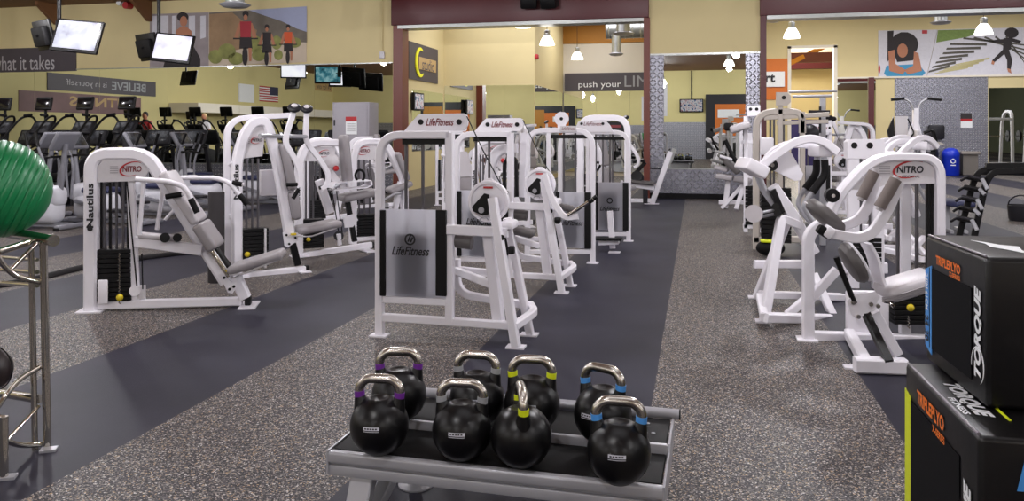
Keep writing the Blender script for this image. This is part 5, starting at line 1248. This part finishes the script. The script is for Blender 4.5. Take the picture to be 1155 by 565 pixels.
p2, _ = tv('dark backed television paired behind the nearer lit one', 50, 39.5, 14.5, .74, .54, 140, -14, 0, scr_white2)
tv_pole('ceiling mount of the nearer television pair', [p1, p2], 4.95)
p1, _ = tv('second lit television in front of the woman poster', 195, 54.5, 16, .82, .60, -4, -14, 6, scr_white2)
p2, _ = tv('dark television paired beside the second lit one', 167, 53, 16.4, .8, .56, 140, -14, 0, scr_blue)
tv_pole('ceiling mount of the second television pair', [p1, p2], 4.95)
def tv_at(label, loc, rz, scr, w=.8, h=.52):
    t = thing('television', label, 'television', Vector((0, 0, 0)), 'televisions hung over the cardio machines')
    R = Euler((math.radians(12), 0, 0)).to_matrix()
    MB().box((0, 0, 0), (w, .06, h), R, .018).build('bezel', black, t); MB().box(R @ Vector((0, -.031, .01)), (w * .9, .006, h * .85), R).build('screen', scr, t); MB().box(R @ Vector((0, .07, 0)), (w * .7, .09, h * .65), R, .03).build('rear_housing', blackr, t)
    MB().tube([(0, .1, 0), (0, .12, 4.93 - loc[2])], .03, 8).build('pole', black, t)
    t.location = loc; t.rotation_euler = (0, 0, rz); return t
tv_at('pale television reflected at the top of the long mirror, right of the cyclists', Vector((-13.2, 12.3, 3.58)), PI - .45, scr_white2, .85, .55)
tv_at('dark television reflected in the middle of the long mirror', Vector((-15, 9, 3.4)), .4, scr_white)
tv_at('dark television reflected below the poster edge', Vector((-17.4, 12, 3.4)), .3, scr_white)
tv_at('small wall television reflected in the panel mirror', Vector((-.27, -8.8, 2.98)), PI, scr_small, 1.3, .75)
# upright screens inside the maroon opening
def upright_screen(label, P4, n):
    c = sum((Vector(p) for p in P4), Vector()) / 4
    t = thing('display_screen', label, 'screen', c)
    MB().prism(P4, Vector(n) * .08).build('bezel', black, t)
    e = [c + (Vector(p) - c) * .84 + Vector(n) * .083 for p in P4]
    MB().prism(e, Vector(n) * .004).build('screen', scr_small, t)
x = -7.17
q = [onX(464, 124, x), onX(475, 124.5, x), onX(475, 105.5, x), onX(464, 106, x)]
upright_screen('small upright lit screen on the studio side wall', [(x, q[0].y, q[0].z), (x, q[1].y, q[0].z), (x, q[1].y, q[2].z), (x, q[0].y, q[2].z)], (1, 0, 0))

# ================================================================== RIGHT-HAND ROOM
bp_ = onZ(1073.5, 198)
t = thing('recycling_bin', 'bright blue domed recycling bin by the far diamond plate wall', 'bin', (bp_.x, 30.4, 0))
x, y = bp_.x, 30.4
MB().lathe([(.26, 0), (.28, .03), (.28, .66), (.29, .68), (.27, .8), (.2, .9), (.1, .95), (0, .96)], (x, y, 0), n=30).build('bin_body', bluebin, t)
b = MB(); b.sweep([(x + .07 * math.cos(k * PI / 6 + .3), y - .285, .5 + .07 * math.sin(k * PI / 6 + .3)) for k in range(12)], rect(.004, .025, 0), (0, 1, 0), closed=True)
for k in range(3):
    a = math.radians(90 + 120 * k); b.prism([(x + .1 * math.cos(a), y - .288, .5 + .1 * math.sin(a)), (x + .06 * math.cos(a + .7), y - .288, .5 + .06 * math.sin(a + .7)), (x + .06 * math.cos(a - .4), y - .288, .5 + .06 * math.sin(a - .4))], (0, -.004, 0))
b.box((x, y - .285, .36), (.16, .005, .03)); b.build('recycling_symbol', wprint, t)
bp_ = onZ(1056, 199)
t = thing('waste_bin', 'black round waste bin left of the blue recycling bin', 'bin', (bp_.x, 30.3, 0))
MB().lathe([(.2, 0), (.24, .02), (.27, .72), (.27, .8), (.24, .92), (.1, .97), (0, .97)], (bp_.x, 30.3, 0), n=26).build('bin_body', dkgrey, t)
MB().box((bp_.x, 30.3 - .25, .86), (.22, .06, .08), None, .02).build('bin_flap', black, t)
a, c = onY(1083.5, 192, 30.5), onY(1104, 170, 30.5)
t = thing('waste_bin', 'square grey brown bin right of the blue recycling bin', 'bin', ((a.x + c.x) / 2, 30.6, 0))
x = (a.x + c.x) / 2; b = MB(); b.prism([(a.x + .05, 30.4, .02), (c.x - .05, 30.4, .02), (c.x - .05, 30.85, .02), (a.x + .05, 30.85, .02)], (0, 0, .7)); b.build('bin_body', mat('grey_brown_bin', (112, 106, 100), .5), t)
MB().box((x, 30.6, .78), (c.x - a.x + .04, .55, .12), None, .04).build('bin_lid', mat('grey_bin_lid', (136, 130, 124), .5), t)
# pull-up machine with swept black grips
P = Plane(6.6, 25.0, 0); nr = P.n
fr = lambda px, py, of=0: Vector((P(px, py, of).x, P(px, py, of).y, .012))
t = thing('assisted_pull_up_machine', 'tall white pull up machine with two swept black overhead grips', 'weight machine', fr(1028, 200))
b = MB(); b.bar(fr(1031, 205), P(1033, 122), .16, .16, nr); b.bar(fr(1010, 205), P(1030, 140), .12, .12, nr); b.bar(fr(1050, 205), P(1034, 140), .12, .12, nr); b.bar(fr(1008, 205) + Vector((0, 0, .1)), fr(1052, 205) + Vector((0, 0, .1)), .1, .12, nr); b.build('main_frame', white, t)
MB().prism(P.L([(1010, 170), (1010, 131), (1024, 131), (1024, 170)], .1), nr * .1).build('weight_shroud', plate_grey, t)
MB().prism(P.L([(1001, 148), (1008, 131), (1010, 160), (1004, 160)], .05), nr * .1).build('dark_wing', black, t)
MB().pad(P(1034, 146, -.15), P(1034, 158, -.15), .26, .12, nr, .05).build('chest_pad', plate_grey, t)
for s_, pts in ((-1, [(1030, 124), (1028, 116), (1020, 111), (1005, 112.5)]), (1, [(1036, 124), (1038, 116), (1046, 111), (1062, 112.5)])):
    b = MB(); b.tube(P.L(pts[:2] + [pts[2]], s_ * .1), .028, 10, .2); h = b.build('handle_stem', silver, t); MB().tube(P.L(pts[2:], s_ * .1), .04, 10).build('hand_grip', black, h)
b = MB(); b.tube(P.L([(1024, 134), (1031, 150), (1020, 164)], -.1), .02, 8, .05); b.tube(P.L([(1042, 150), (1052, 146), (1056, 160)], -.1), .05, 8, .1); b.build('dip_handles', black, t)
MB().prism(P.L([(1042, 160), (1060, 160), (1066, 163), (1044, 164)], -.05), nr * .3).build('knee_tray', cream, t)
b = MB(); b.box(onY(1056, 149, 30.85), (.5, .25, .5), None, .05); o = b.build('dark_wall_box', dkgrey); tag(o, 'dark box of unknown use on the far diamond plate wall above the bins', 'wall box')  # use unknown, only a plain dark box is modelled
# black handle rack
P = Plane(5.7, 10.9, -12); nr = P.n
fr = lambda px, py, of=0: Vector((P(px, py, of).x, P(px, py, of).y, .0))
t = thing('barbell_rack', 'black sloping rack of short bars behind the upper black box', 'rack', fr(1095, 264))
for of, bot, knee, top, end in ((0, (1096, 264), (1112, 205), (1120, 194), (1160, 192)), (.25, (1079, 262), (1097, 208), (1104, 192), (1126, 190))):
    b = MB(); b.sweep([fr(*bot, of)] + P.L([knee, top, end], of), rect(.07, .075), nr, fil=.16); b.build('sloping_upright', blackmetal, t)
b = MB(); b.bar(P(1112, 188, .3), P(1160, 187, .3), .2, .09, nr); b.build('top_rail', blackmetal, t)
b = MB(); b.bar(fr(1078, 262, .3) + Vector((0, 0, .04)), fr(1098, 264, -.1) + Vector((0, 0, .04)), .08, .08, Z1); b.bar(fr(1090, 262) + Vector((0, 0, .04)), fr(1160, 260) + Vector((0, 0, .04)), .08, .08, Z1); b.build('base_rail', blackmetal, t)
for k in range(5):
    u = (k + .4) / 5.2
    xx, yy = 1111 - 15 * u, 201 + 60 * u
    b = MB(); b.tube([P(xx - 18, yy - 6, .2), P(xx + 2, yy - 2, -.05)], .035, 10); b.build('bar_cradle', black, t)
    o = thing('short_bar', 'chrome and black short bar on the black rack, ' + ('topmost', 'second from the top', 'third from the top', 'fourth from the top', 'lowest')[k], 'bar', P(xx - 2, yy - 2, -.1), 'short bars on the black rack')
    s_ = -1 if k % 2 else 1
    MB().tube([P(xx - 26, yy - 2, .15), P(xx - 18, yy - 7, .1), P(xx - 2, yy - 4, -.06), P(xx + 4, yy + 8 * (1 if k in (0, 2, 4) else .3), -.12)], .018, 8, .05).build('bar', black if k in (1, 3) else dkgrey, o)
    MB().tube([P(xx - 2, yy - 4, -.06), P(xx + 4, yy + 8 * (1 if k in (0, 2, 4) else .3), -.12)], .024, 8).build('bar_end', silver, o)
q = onZ(1078, 243); t = thing('flat_bench', 'dark blue flat bench left of the black rack', 'bench', q)
b = MB(); b.pad(onZ(1058, 226, .45), onZ(1090, 231, .45), .3, .09, (0, 1, 0), .03); b.build('bench_pad', navy, t)
b = MB()
for px in (1068, 1084): p_ = onZ(px, 230, .42); b.bar((p_.x, p_.y, .02), (p_.x, p_.y, .42), .06, .06); b.bar((p_.x, p_.y - .25, .03), (p_.x, p_.y + .25, .03), .05, .05, Z1)
b.build('bench_frame', silver, t)
q = onZ(1152, 249); t = thing('bucket', 'dark round bucket with a wire handle at the right edge', 'bucket', q)
MB().lathe([(.0, 0), (.17, 0), (.19, .04), (.21, .26), (.2, .27), (.17, .06), (0, .05)], q, n=28).build('bucket_body', dkgrey, t)
MB().tube([q + Vector((.2 * math.cos(a), 0, .26 + .17 * math.sin(a))) for a in [PI * k / 12 for k in range(13)]], .012, 8).build('handle', black, t)
# squat rack seen in the far right mirror
def squat_rack(label, x, y):
    t = thing('squat_rack', label, 'squat rack', (x, y, 0))
    b = MB()
    for s_ in (-.5, .5):
        b.sweep([(x + s_, y - .7, .01), (x + s_, y - .5, 1.9), (x + s_, y - .2, 2.3), (x + s_, y + .5, 2.3), (x + s_, y + .6, .01)], rect(.1, .1), (1, 0, 0), fil=.3)
        b.bar((x + s_, y - .65, .3), (x + s_, y + .6, .3), .08, .08)
    b.bar((x - .5, y + .6, 2.0), (x + .5, y + .6, 2.0), .09, .09); b.bar((x - .5, y + .6, .3), (x + .5, y + .6, .3), .09, .09)
    b.build('rack_frame', white, t)
    b = MB(); b.tube([(x - .85, y - .55, 1.35), (x + .85, y - .55, 1.35)], .016, 8); bar_ = b.build('barbell', chrome, t)
    for s_ in (-1, 1): MB().cyl((x + s_ * .7, y - .55, 1.35), (x + s_ * .77, y - .55, 1.35), .22, n=26).build('weight_plate', black, bar_)
squat_rack('white squat rack reflected in the far right mirror, nearer the bins', 11.2, 27.6); squat_rack('white squat rack reflected at the right edge of the far mirror', 13.05, 27.6)

# ================================================================== FOREGROUND
# battle rope along the stripe edge
pts = [onZ(x, y, .02) for x, y in ((-60, 331), (0, 322), (25, 318), (52, 312), (95, 301), (146, 293), (200, 286), (250, 281))]
t = tag(MB().tube(pts, .035, 10, .3).build('battle_rope', mat('black_rope', (28, 26, 28), .85, bump=.6, bscale=90)), 'thick black rope lying on the floor left of the reclined press', 'rope')
# steel ball rack
ro = onZ(49, 506)
t = thing('ball_rack', 'polished steel tube rack at left edge holding the green ball', 'rack', ro)
zt = .98
b = MB(); b.tube([ro + Vector((.012, .01, .0)), ro + Vector((.0, .0, zt))], .018); b.build('rear_post', chrome, t)
b = MB(); b.tube([ro + Vector((-.028, -.02, .0)), ro + Vector((-.04, -.03, zt - .03))], .014); b.build('side_post', chrome, t)
cq = ro + Vector((-.03, .03, zt + .01))
dl = Vector((-.86, .38, 0)).normalized(); df = Vector((.28, -.9, 0)).normalized()
e0 = onZ(45, 270, zt); e1 = onZ(-8, 286, zt)
b = MB(); b.tube([cq - dl * .1, cq + dl * .75], .027, 16); a = b.build('top_rail', chrome, t)
MB().cyl(cq - dl * .095, cq - dl * .112, .028, n=18).build('rail_end_cap', brushed, a)
b = MB(); b.tube([e0 + Vector((-.02, .03, 0)), e1], .016, 12); b.build('top_rail', chrome, t)
b = MB(); b.tube([e1 + Vector((0, .02, 0)), e1 + dl * .95], .016, 12); b.build('top_rail', chrome, t)
for p_ in (cq + dl * .74, e1 + dl * .94):
    MB().tube([Vector((p_.x, p_.y, .0)), Vector((p_.x, p_.y, zt))], .017, 12).build('rear_post', chrome, t)
bk = lambda px, py, d: EYEV + ray(px, py) * d
zc0 = 3.78
b = MB(); b.tube([bk(42, 274, zc0), bk(12, 304, zc0 - .1)], .01); b.tube([bk(45, 318, zc0), bk(18, 312, zc0 - .1), bk(4, 300, zc0 - .15), bk(-6, 285, zc0 - .2)], .013, 10, .1); b.tube([bk(42, 293, zc0 + .1), bk(-10, 289, zc0 + .5)], .009); b.tube([bk(42, 307, zc0 + .1), bk(-10, 303, zc0 + .5)], .011); b.tube([bk(42, 322, zc0 + .1), bk(-10, 318, zc0 + .5)], .011); b.build('upper_brace', chrome, t)
b = MB(); b.tube([bk(44, 450, zc0 + .03), bk(-12, 441, zc0 + .3)], .021, 14); b.tube([bk(45, 414, zc0), bk(22, 427, zc0 - .08), bk(6, 446, zc0 - .15), bk(-10, 470, zc0 - .2)], .012, 10, .1); b.tube([bk(44, 458, zc0), bk(8, 496, zc0 - .2)], .008); b.tube([bk(46, 501, zc0), bk(24, 503, zc0 - .1), bk(6, 497, zc0 - .2)], .012, 10, .06); b.build('lower_brace', chrome, t)
fp = onZ(4, 540); b = MB(); b.tube([fp, fp + Vector((0, 0, .27))], .019, 14); b.tube([fp + Vector((0, 0, .255)), fp + Vector((-.3, .05, .255))], .02, 14); b.build('front_post', chrome, t)
b = MB(); b.box(onZ(55, 507, .006), (.07, .05, .012), Matrix.Rotation(.5, 3, 'Z')); b.box(onZ(8, 538, .006), (.07, .05, .012), Matrix.Rotation(.5, 3, 'Z')); b.build('floor_plate', silver, t)
c = bk(-4, 213, 3.95); R_ = 55.5 / 900 * 3.95
t = thing('exercise_ball', 'large ribbed green exercise ball on the steel rack', 'exercise ball', c - Vector((0, 0, R_)))
prof = []
n_ = 220
for i in range(n_ + 1):
    a = PI * i / n_; z = -math.cos(a)
    g = 0.0
    if abs(z) < .84:
        u = (z * 7.5) % 1.0
        g = -.022 * max(0, 1 - abs(u - .5) / .16)
    prof.append(((1 + g) * math.sin(a) if 0 < i < n_ else 0, (1 + g) * z))
b = MB().lathe(prof, n=64)
ax_ = (Vector((-CT, -ST, 0)) * .72 + Vector((ST, -CT, 0)) * .5 + Vector((0, 0, .38))).normalized(); Rb = ax_.to_track_quat('Z', 'Y').to_matrix()
MB().merge(b, lambda co: c + Rb @ (co * R_)).build('ball_skin', green, t, sharp=75)
c = bk(-13, 417, 3.85)
t = thing('medicine_ball', 'dark medicine ball on the lower tube of the steel rack', 'medicine ball', c - Vector((0, 0, .105)))
MB().ball(c, .105).build('ball_skin', mat('dark_brown_leather', (38, 28, 28), .45), t)
MB().sweep([c + Vector((.107 * math.cos(k * PI / 16), .03, .107 * math.sin(k * PI / 16))) for k in range(32)], circ(.003, 6), (0, 1, 0), closed=True).build('seam', blackr, t)

# kettlebell rack
A0 = onZ(368, 509, .285); B0 = onZ(750, 551, .285)
ux = (B0 - A0); W_ = ux.length; ux.normalize(); uy = Vector((-ux.y, ux.x, 0))
RK = Matrix((ux, uy, Vector((0, 0, 1)))).transposed()
def K(x, y, z): return A0 * Vector((1, 1, 0)) + ux * x + uy * y + Vector((0, 0, z))
t = thing('kettlebell_rack', 'low silver rack with black rubber shelves holding eight kettlebells', 'rack', K(W_ / 2, .3, 0))
b = MB(); b.box(K(W_ / 2, .018, .262), (W_, .036, .046), RK, .012, 3); b.box(K(W_ / 2, .024, .212), (W_, .036, .04), RK, .006, 2); b.box(K(W_ / 2, .03, .238), (W_ - .01, .02, .08), RK); b.build('front_rail', silver, t)
MB().box(K(W_ / 2, .165, .274), (W_ - .03, .262, .024), RK, .004).build('front_shelf', blackr, t)
MB().box(K(W_ / 2, .302, .29), (W_ - .02, .022, .062), RK, .005).build('middle_rail', silver, t)
MB().box(K(W_ / 2, .445, .308), (W_ - .03, .262, .024), RK, .004).build('rear_shelf', blackr, t)
b = MB(); b.tube([K(-.005, .595, .335), K(W_ + .02, .595, .335)], .021, 16); rr_ = b.build('rear_rail', silver, t)
b = MB(); b.cyl(K(W_ + .02, .595, .335), K(W_ + .026, .595, .335), .0215, n=16); b.cyl(K(-.011, .595, .335), K(-.005, .595, .335), .0215, n=16); b.build('rail_end_cap', black, rr_)
for x in (0.004, W_ - .004):
    b = MB(); b.prism([K(x - .004, .0, .2), K(x - .004, .32, .2), K(x - .004, .6, .25), K(x - .004, .6, .325), K(x - .004, .32, .315), K(x - .004, .3, .29), K(x - .004, 0, .288)], ux * .008); b.build('end_plate', silver, t)
for x, m_ in ((.13, 1), (W_ - .13, -1)):
    b = MB(); b.bar(K(x, .07, .21), K(x, -.04, .0), .09, .05, ux); b.build('front_leg', silver, t)
    b = MB(); b.tube([K(x + .06 * m_, .42, .3), K(x + .06 * m_, .42, .012)], .026, 16); l = b.build('rear_leg', silver, t)
    MB().lathe([(.075, 0), (.075, .006), (.03, .018), (.0, .018)], K(x + .07 * m_, .42, 0)).build('foot_disc', silver, l)
    b = MB(); b.bar(K(x + .02 * m_, .1, .04), K(x + .04 * m_, .44, .2), .06, .05, ux); b.build('leg_brace', silver, t)
b = MB()
for x in (W_ - .1, W_ - .13, W_ - .07): b.cyl(K(x, .4, .319), K(x, .4, .323), .008, n=10)
b.cyl(K(W_ - .1, .16, .285), K(W_ - .1, .16, .289), .008, n=10); b.cyl(K(W_ - .1, .5, .319), K(W_ - .1, .5, .323), .008, n=10); b.build('shelf_bolt', silver, t)

def make_kettlebell(tape):
    t = thing('kettlebell', '', 'kettlebell', (0, 0, 0), 'kettlebells on the low silver rack')
    prof = [(0, 0), (.036, 0), (.043, .002)]
    a0 = math.asin(-.1 / .105)
    a1 = math.radians(78)
    for i in range(26):
        a = math.radians(-66) + (math.radians(68) - math.radians(-66)) * i / 25
        prof.append((.111 * math.cos(a), .106 + .111 * math.sin(a)))
    prof += [(.036, .2095), (.03, .206), (.015, .203), (0, .202)]
    body = MB().lathe(prof, n=40)
    for s_ in (-1, 1):
        body.sweep([(s_ * .06, 0, .14), (s_ * .071, 0, .18), (s_ * .077, 0, .212)], circ(1, 18), (0, 1, 0), scale=lambda u: .042 - .0215 * min(1, u * 1.3))
    body.build('bell_body', kbblack, t, 50)
    h = MB(); h.tube([(-.077, 0, .2), (-.08, 0, .25), (-.05, 0, .28), (.05, 0, .28), (.08, 0, .25), (.077, 0, .2)], .0178, 18, .045); h.build('steel_handle', brushed, t)
    for s_ in (-1, 1):
        MB().cyl((s_ * .0768, 0, .209), (s_ * .0782, 0, .232), .0196, n=20).build('colour_band', tape, t)
    lab = MB()
    def sp(x, z, r=.1122):
        yy = -math.sqrt(max(0, r * r - x * x - (z - .106) ** 2)); return Vector((x, yy, z))
    for i in range(6):
        x0, x1 = -.03 + .01 * i, -.02 + .01 * i
        quadface(lab, [sp(x0, .122), sp(x1, .122), sp(x1, .134), sp(x0, .134)]); quadface(lab, [sp(x0, .1165), sp(x1, .1165), sp(x1, .1185), sp(x0, .1185)])
    l = lab.build('maker_label', mat('label_white', (198, 198, 208), .5), t)
    g = MB()
    for i in range(5): quadface(g, [sp(-.025 + .01 * i, .1255, .1126), sp(-.018 + .01 * i, .1255, .1126), sp(-.018 + .01 * i, .1305, .1126), sp(-.025 + .01 * i, .1305, .1126)])
    g.build('label_print', ink, l)
    return t
KB = {}
for nm, tp, lst in (('purple', purple, [(450, 444.5, 1, 14, 'black kettlebell with purple bands, rear row'), (428, 479, 0, 6, 'black kettlebell with purple bands, front row leftmost')]),
                    ('grey', greytape, [(538, 449, 1, 2, 'black kettlebell with grey bands, rear row'), (521, 485, 0, 6, 'black kettlebell with grey bands, front row')]),
                    ('lime', lime, [(600, 455, 1, 4, 'black kettlebell with lime bands facing us, rear row'), (588, 492, 0, 108, 'black kettlebell with lime bands turned edge-on, front row')]),
                    ('blue', bluetape, [(680, 467, 1, -24, 'black kettlebell with blue bands, rear row turned slightly'), (698, 509, 0, 2, 'black kettlebell with blue bands, front row nearest right')])):
    kb = make_kettlebell(tp)
    for i, (px, py, rear, rot, lb) in enumerate(lst):
        q = onZ(px, py, .286 + .105 if not rear else .32 + .105)
        o = kb if i == 0 else dup(kb)
        o.location = (q.x, q.y, .286 if not rear else .32); o.rotation_euler = (0, 0, math.radians(rot)); o['label'] = lb

# padded jump boxes
def jump_box(label, far, near, z0, z1, depth):
    far, near = Vector(far), Vector(near); v = (near - far); L = v.length; v.normalize(); u = Vector((-v.y, v.x, 0))
    c = (far + near) / 2 + u * depth / 2
    t = thing('plyometric_box', label, 'plyo box', (c.x, c.y, z0))
    R = Matrix((u, -v, Vector((0, 0, 1)))).transposed()
    MB().box((c.x, c.y, (z0 + z1) / 2), (depth, L, z1 - z0), R, .018, 3).build('box_cover', boxvinyl, t)
    def S(a, h, e=0.0): return far + v * (a * L) - u * (.002 + e) + Vector((0, 0, h))       # point on the left face
    def T(a, d, e=0.002): return far + v * (a * L) + u * d + Vector((0, 0, z1 + e))           # point on the top face
    def Fp(d, h, e=.002): return near + u * d + v * e + Vector((0, 0, h))                      # point on the near face
    MB().prism([S(.09, z0 + .06), S(.8, z0 + .06), S(.8, z1 - .12), S(.09, z1 - .12)], -u * .002).build('mesh_panel', boxpanel, t)
    return t, S, T, Fp, v, u, L, R
far = onZ(1021, 408, .61); near = onZ(1104, 492, .61)
t, S, T, Fp, v, u, L, R = jump_box('lower black plyometric box with a lime edge label at the bottom right', (far.x, far.y, 0), (near.x, near.y, 0), 0, .61, .51)
MB().tube([T(.0, .006, 0) + v * .02, T(1, .006, 0) - v * .02], .005, 8).build('piping', seam, t)
MB().tube([T(.1, .14, .002), T(.8, .14, .002)], .004, 6).build('lime_piping', lime, t)
MB().prism([S(.0, .06, -.004), S(.115, .04, 0), S(.115, .5, 0), S(.0, .51, -.004)], -u * .003).build('size_label', lime, t)
text_mesh('TRIPLEPLYO', S(.42, .535), v, Z1, .05, orange, 'lettering', t, width=.3, bold=.035, depth=.003)
text_mesh('X-SERIES', S(.54, .483), v, Z1, .026, orange, 'lettering', t, width=.13, bold=.03, depth=.003)
text_mesh('TORQUE', T(.56, .075), v, u, .062, wprint, 'lettering', t, width=.34, bold=.05, shear=.25)
text_mesh('FITNESS', T(.66, .03), v, u, .022, wprint, 'lettering', t, width=.16, bold=.03)
text_mesh('TORQUE', S(.9, .26), Z1, -v, .075, wprint, 'lettering', t, width=.36, bold=.05, shear=.25, depth=.003)
MB().prism([Fp(.1, .46), Fp(.3, .46), Fp(.3, .55), Fp(.12, .55)], v * .002).build('size_label', bluetape, t)
far2 = onZ(1044, 404, .615); near2 = onZ(1113, 461, .615)
t, S, T, Fp, v, u, L, R = jump_box('upper black plyometric box with a blue edge label, stacked on the other', (far2.x, far2.y, 0), (near2.x, near2.y, 0), .613, 1.1, .76)
MB().tube([T(.0, .006, 0) + v * .02, T(1, .006, 0) - v * .02], .004, 8).build('piping', seam, t)
MB().prism([S(.0, .67, -.004), S(.14, .65, 0), S(.14, .99, 0), S(.0, .965, -.004)], -u * .003).build('size_label', bluetape, t)
text_mesh('24 30', S(.07, .745, .004), (0, 0, -1), v, .045, ink, 'lettering', t, width=.1, bold=.03, depth=.003)
text_mesh('24IN 61CM', S(.07, .885, .004), (0, 0, -1), v, .03, wprint, 'lettering', t, width=.14, bold=.02, depth=.003)
text_mesh('TRIPLEPLYO', S(.43, 1.022), v, Z1, .034, orange, 'lettering', t, width=.24, bold=.035, depth=.003)
text_mesh('X-SERIES', S(.545, .992), v, Z1, .017, orange, 'lettering', t, width=.105, bold=.03, depth=.003)
text_mesh('TORQUE', S(.9, .845), Z1, -v, .06, wprint, 'lettering', t, width=.3, bold=.05, shear=.25, depth=.003)
b = MB(); b.sweep([S(.9, .735, .004) + v * (.05 * math.cos(a)) + Vector((0, 0, .06 * math.sin(a))) for a in [math.radians(-60 + 250 * k / 20) for k in range(21)]], rect(.002, .004, 0), u, scale=lambda q: .4 + .9 * math.sin(PI * min(1, q))); b.build('emblem', wprint, t)
b = MB(); b.prism([T(.3, .1), T(.46, .115), T(.6, .1), T(.7, .13), T(.92, .165), T(.72, .17), T(.56, .2), T(.5, .15), T(.4, .13)], (0, 0, .0015)); b.build('emblem', wprint, t)

# ================================================================== LIGHT
xs = (-16.4, -10.5, -4.6, 1.2, 6.9, 12.2)
ords = ('leftmost', 'second from the left', 'third from the left', 'fourth from the left', 'fifth from the left', 'rightmost')
for j, (y, rn) in enumerate(((-5.5, 'rear'), (.2, 'overhead'), (5.6, 'middle'), (11, 'mirror side'))):
    for i, x in enumerate(xs if j > 1 else [q_ + 2.9 for q_ in xs[:5]]):
        pendant('bell pendant lamp of the %s row in the hall, %s' % (rn, ords[i]), x, y, 4.0, 4.95, .2, 'bell pendant lamps of the hall')
        d = bpy.data.lights.new('pendant_light', 'POINT'); d.energy = (400, 250, 480, 480)[j]; d.shadow_soft_size = .1; d.color = (.975, .96, 1.0)
        o = bpy.data.objects.new('pendant_light', d); o.location = (x, y, 3.9); COL.objects.link(o)
def area(x, y, z, sx, sy, power, rot=(0, 0, 0), col=(.95, .95, 1.0)):
    d = bpy.data.lights.new('fill_area_light', 'AREA'); d.shape = 'RECTANGLE'; d.size = sx; d.size_y = sy; d.energy = power; d.color = col  # added broad fill just below the ceilings; no panel fixture belongs to it
    o = bpy.data.objects.new('fill_area_light', d); o.location = (x, y, z); o.rotation_euler = rot; COL.objects.link(o)
for x in (-16, -8, 0, 8):
    for y in (2.5, 9, 15): area(x, y, 4.85, 3.5, 2.5, 70)
area(-4.2, 20.6, 5.2, 5, 2.5, 330); area(-2.7, 25, 5.2, 2.5, 2.5, 200)
for x in (4, 10):
    for y in (21.5, 27): area(x, y, 6.0, 3.5, 3, 480)
area(4, 33, 4.2, 2, 1.5, 500, rot=(-.9, 0, 0), col=(1, .94, .82)); area(4, 35.5, 5.85, 3, 1.5, 300, col=(1, .94, .82))  # both added to brighten the space past the tall framed opening

w = bpy.data.worlds.new('World'); SC.world = w; w.use_nodes = True
w.node_tree.nodes['Background'].inputs[0].default_value = (.9, .92, 1, 1); w.node_tree.nodes['Background'].inputs[1].default_value = .3

cam = bpy.data.cameras.new('Camera'); co = bpy.data.objects.new('Camera', cam); COL.objects.link(co)
cam.sensor_fit = 'HORIZONTAL'; cam.sensor_width = 36; cam.lens = 36 * F / 1155; cam.shift_y = -(282.5 - HY) / 1155; cam.clip_start = .05; cam.clip_end = 200
co.location = (0, 0, EYE); co.rotation_euler = (PI / 2, 0, TH)
SC.camera = co
vs = SC.view_settings
vs.view_transform = 'Standard'; vs.look = 'None'; vs.gamma = 1; vs.exposure = -0.92
try: vs.use_curve_mapping = False
except Exception: pass
